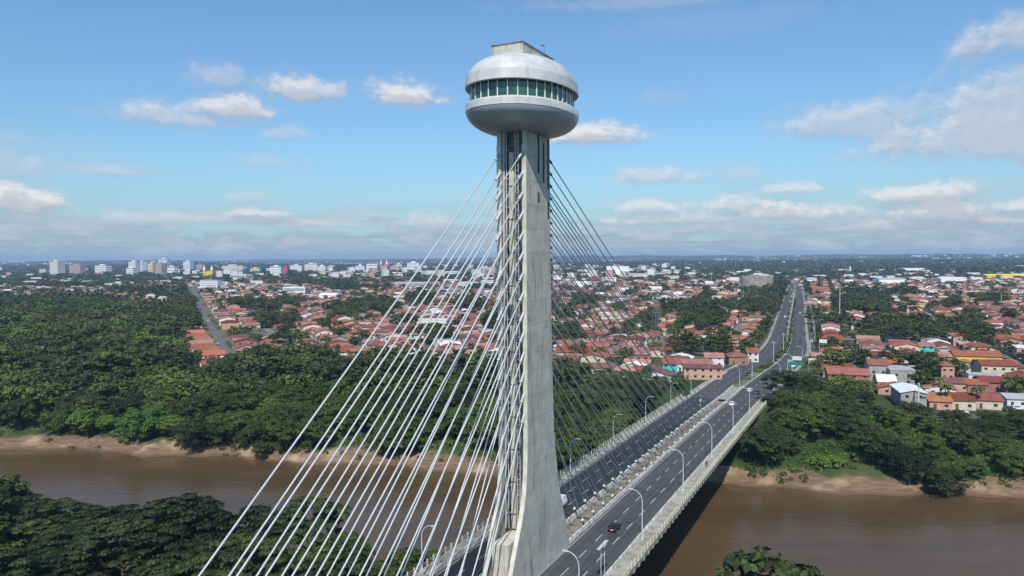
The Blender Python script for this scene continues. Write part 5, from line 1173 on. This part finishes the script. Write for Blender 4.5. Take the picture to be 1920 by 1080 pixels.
def mass(name, label, items, scl):
    Vs = []; mi = []; MN = ['leaves_dark', 'leaves_mid', 'leaves_light']
    for (tr, pk) in items:
        k = tr[7]; src = random.choice((L0 if k < 480 else L1 if k < 900 else L2 if k < 2000 else L3)[pk[0]])[0]; a = random.uniform(0, 6.28); sc = random.uniform(.72, 1.42) * ((.66 if tr[1] < 300 else .45) if tr[2] == 'low' else .84 if tr[2] == 'town' and k < 1500 else .7 if tr[2] == 'yard' and k < 1500 else 1); c, s = math.cos(a) * sc, math.sin(a) * sc
        q = np.empty_like(src); q[:, 0] = src[:, 0] * c - src[:, 1] * s + tr[0]; q[:, 1] = src[:, 0] * s + src[:, 1] * c + tr[1]; q[:, 2] = src[:, 2] * sc * (.6 if pk[0] == 'shrub' else 1) * random.uniform(.85, 1.15) * (.62 if k > 1300 else 1) + h1(tr[0], tr[1]) - .3
        Vs.append(q); mi.append(np.full(len(q) // 4, MN.index(pk[1])))
    if not Vs: return
    Vv = np.concatenate(Vs); me = np_mesh(name, Vv, np.arange(len(Vv)).reshape(-1, 4), [MATS[k] for k in MN], np.concatenate(mi)); o = link(name, me); tag(o, label, "woodland"); o['kind'] = 'stuff'
RESTT = [c for c in CAND if id(c[0]) not in idt and c[0][7] > 60]
mass("woodland", "dense dark green woods behind the river bank and trees between the roofs", [c for c in RESTT if c[0][7] < 900], 1)
mass("distant_woodland", "distant trees between the houses towards the horizon", [c for c in RESTT if c[0][7] >= 900], 1)
# undergrowth on the banks
ub = []; rg = np.random.default_rng(77)
for _ in range(7500):
    x = random.uniform(-260, 300); 
    if random.random() < .72: y = float(np.interp(x, FX, FY)) + random.uniform(2, 60 if x > 60 else 45); a = dfar(x, y)
    else: y = float(np.interp(x, NX, NY)) - random.uniform(2.5, 30); a = 9
    g0 = proj(x, y, 8); t = (x - TX) * PER[0] + (y - TY) * PER[1]
    bare = (0 < g0[0] < 330 or 610 < g0[0] < 930 or 1510 < g0[0] < 1700)
    if a < (8 if bare else 3.5) and not (bare and random.random() < .16) or abs(t) < 18: continue
    if seg_d(x, y, RIV) < 8: continue
    ub.append((x, y))
Vs = []
for (x, y) in ub:
    n = 26; r = random.uniform(.7, 2.0); d = rg.normal(size=(n, 3)); d /= np.linalg.norm(d, axis=1, keepdims=True); d[:, 2] = abs(d[:, 2])
    P = d * np.array([r, r, r * .75]) * rg.uniform(.5, 1, (n, 1)) + np.array([x, y, h1(x, y) - .1]); Vs.append(leaf_cloud(P, d + rg.normal(size=(n, 3)) * .4 + np.array([0, 0, .5]), .42, rg)[0])
Vv = np.concatenate(Vs); o = link("undergrowth", np_mesh("undergrowth", Vv, np.arange(len(Vv)).reshape(-1, 4), [M_BUSH])); tag(o, "scrubby green undergrowth covering the river banks", "undergrowth"); o['kind'] = 'stuff'
# planting on the avenue's median
k = 0
s = 262.0
while s < 900:
    me, tk, Rr, H = PROTO[('shrub', 'leaves_mid' if k % 3 else 'leaves_light')][0]; p = PT(s, random.uniform(-.4, .4), .1); sc = random.uniform(.42, .6) * (1 if k % 5 else 1.3)
    o = thing("shrub", f"clipped shrub on the avenue's median, {ORD(k + 1)} from the bridge", "shrub", tuple(p), random.uniform(0, 6), "shrubs on the median"); o.scale = (sc,) * 3; link("crown", me, o); k += 1; s += random.uniform(5, 14)

# ------------------------------------------------------------------ haze
hz = MB().box(-11060, 11060, -760, 14060, -3.2, 116).obj("haze", None); kind(hz, 'stuff')
mh = bpy.data.materials.new("haze"); mh.use_nodes = True; nt = mh.node_tree; nt.nodes.clear(); v = nt.nodes.new('ShaderNodeVolumePrincipled'); v.inputs['Color'].default_value = (.50, .70, 1.0, 1); v.inputs['Density'].default_value = 9e-5
oo = nt.nodes.new('ShaderNodeOutputMaterial'); nt.links.new(v.outputs[0], oo.inputs['Volume']); hz.data.materials.clear(); hz.data.materials.append(mh)
if False: print("COUNTS", len(NEARH), len(IND), len(RESTH), len(TC), len(INDT), k)
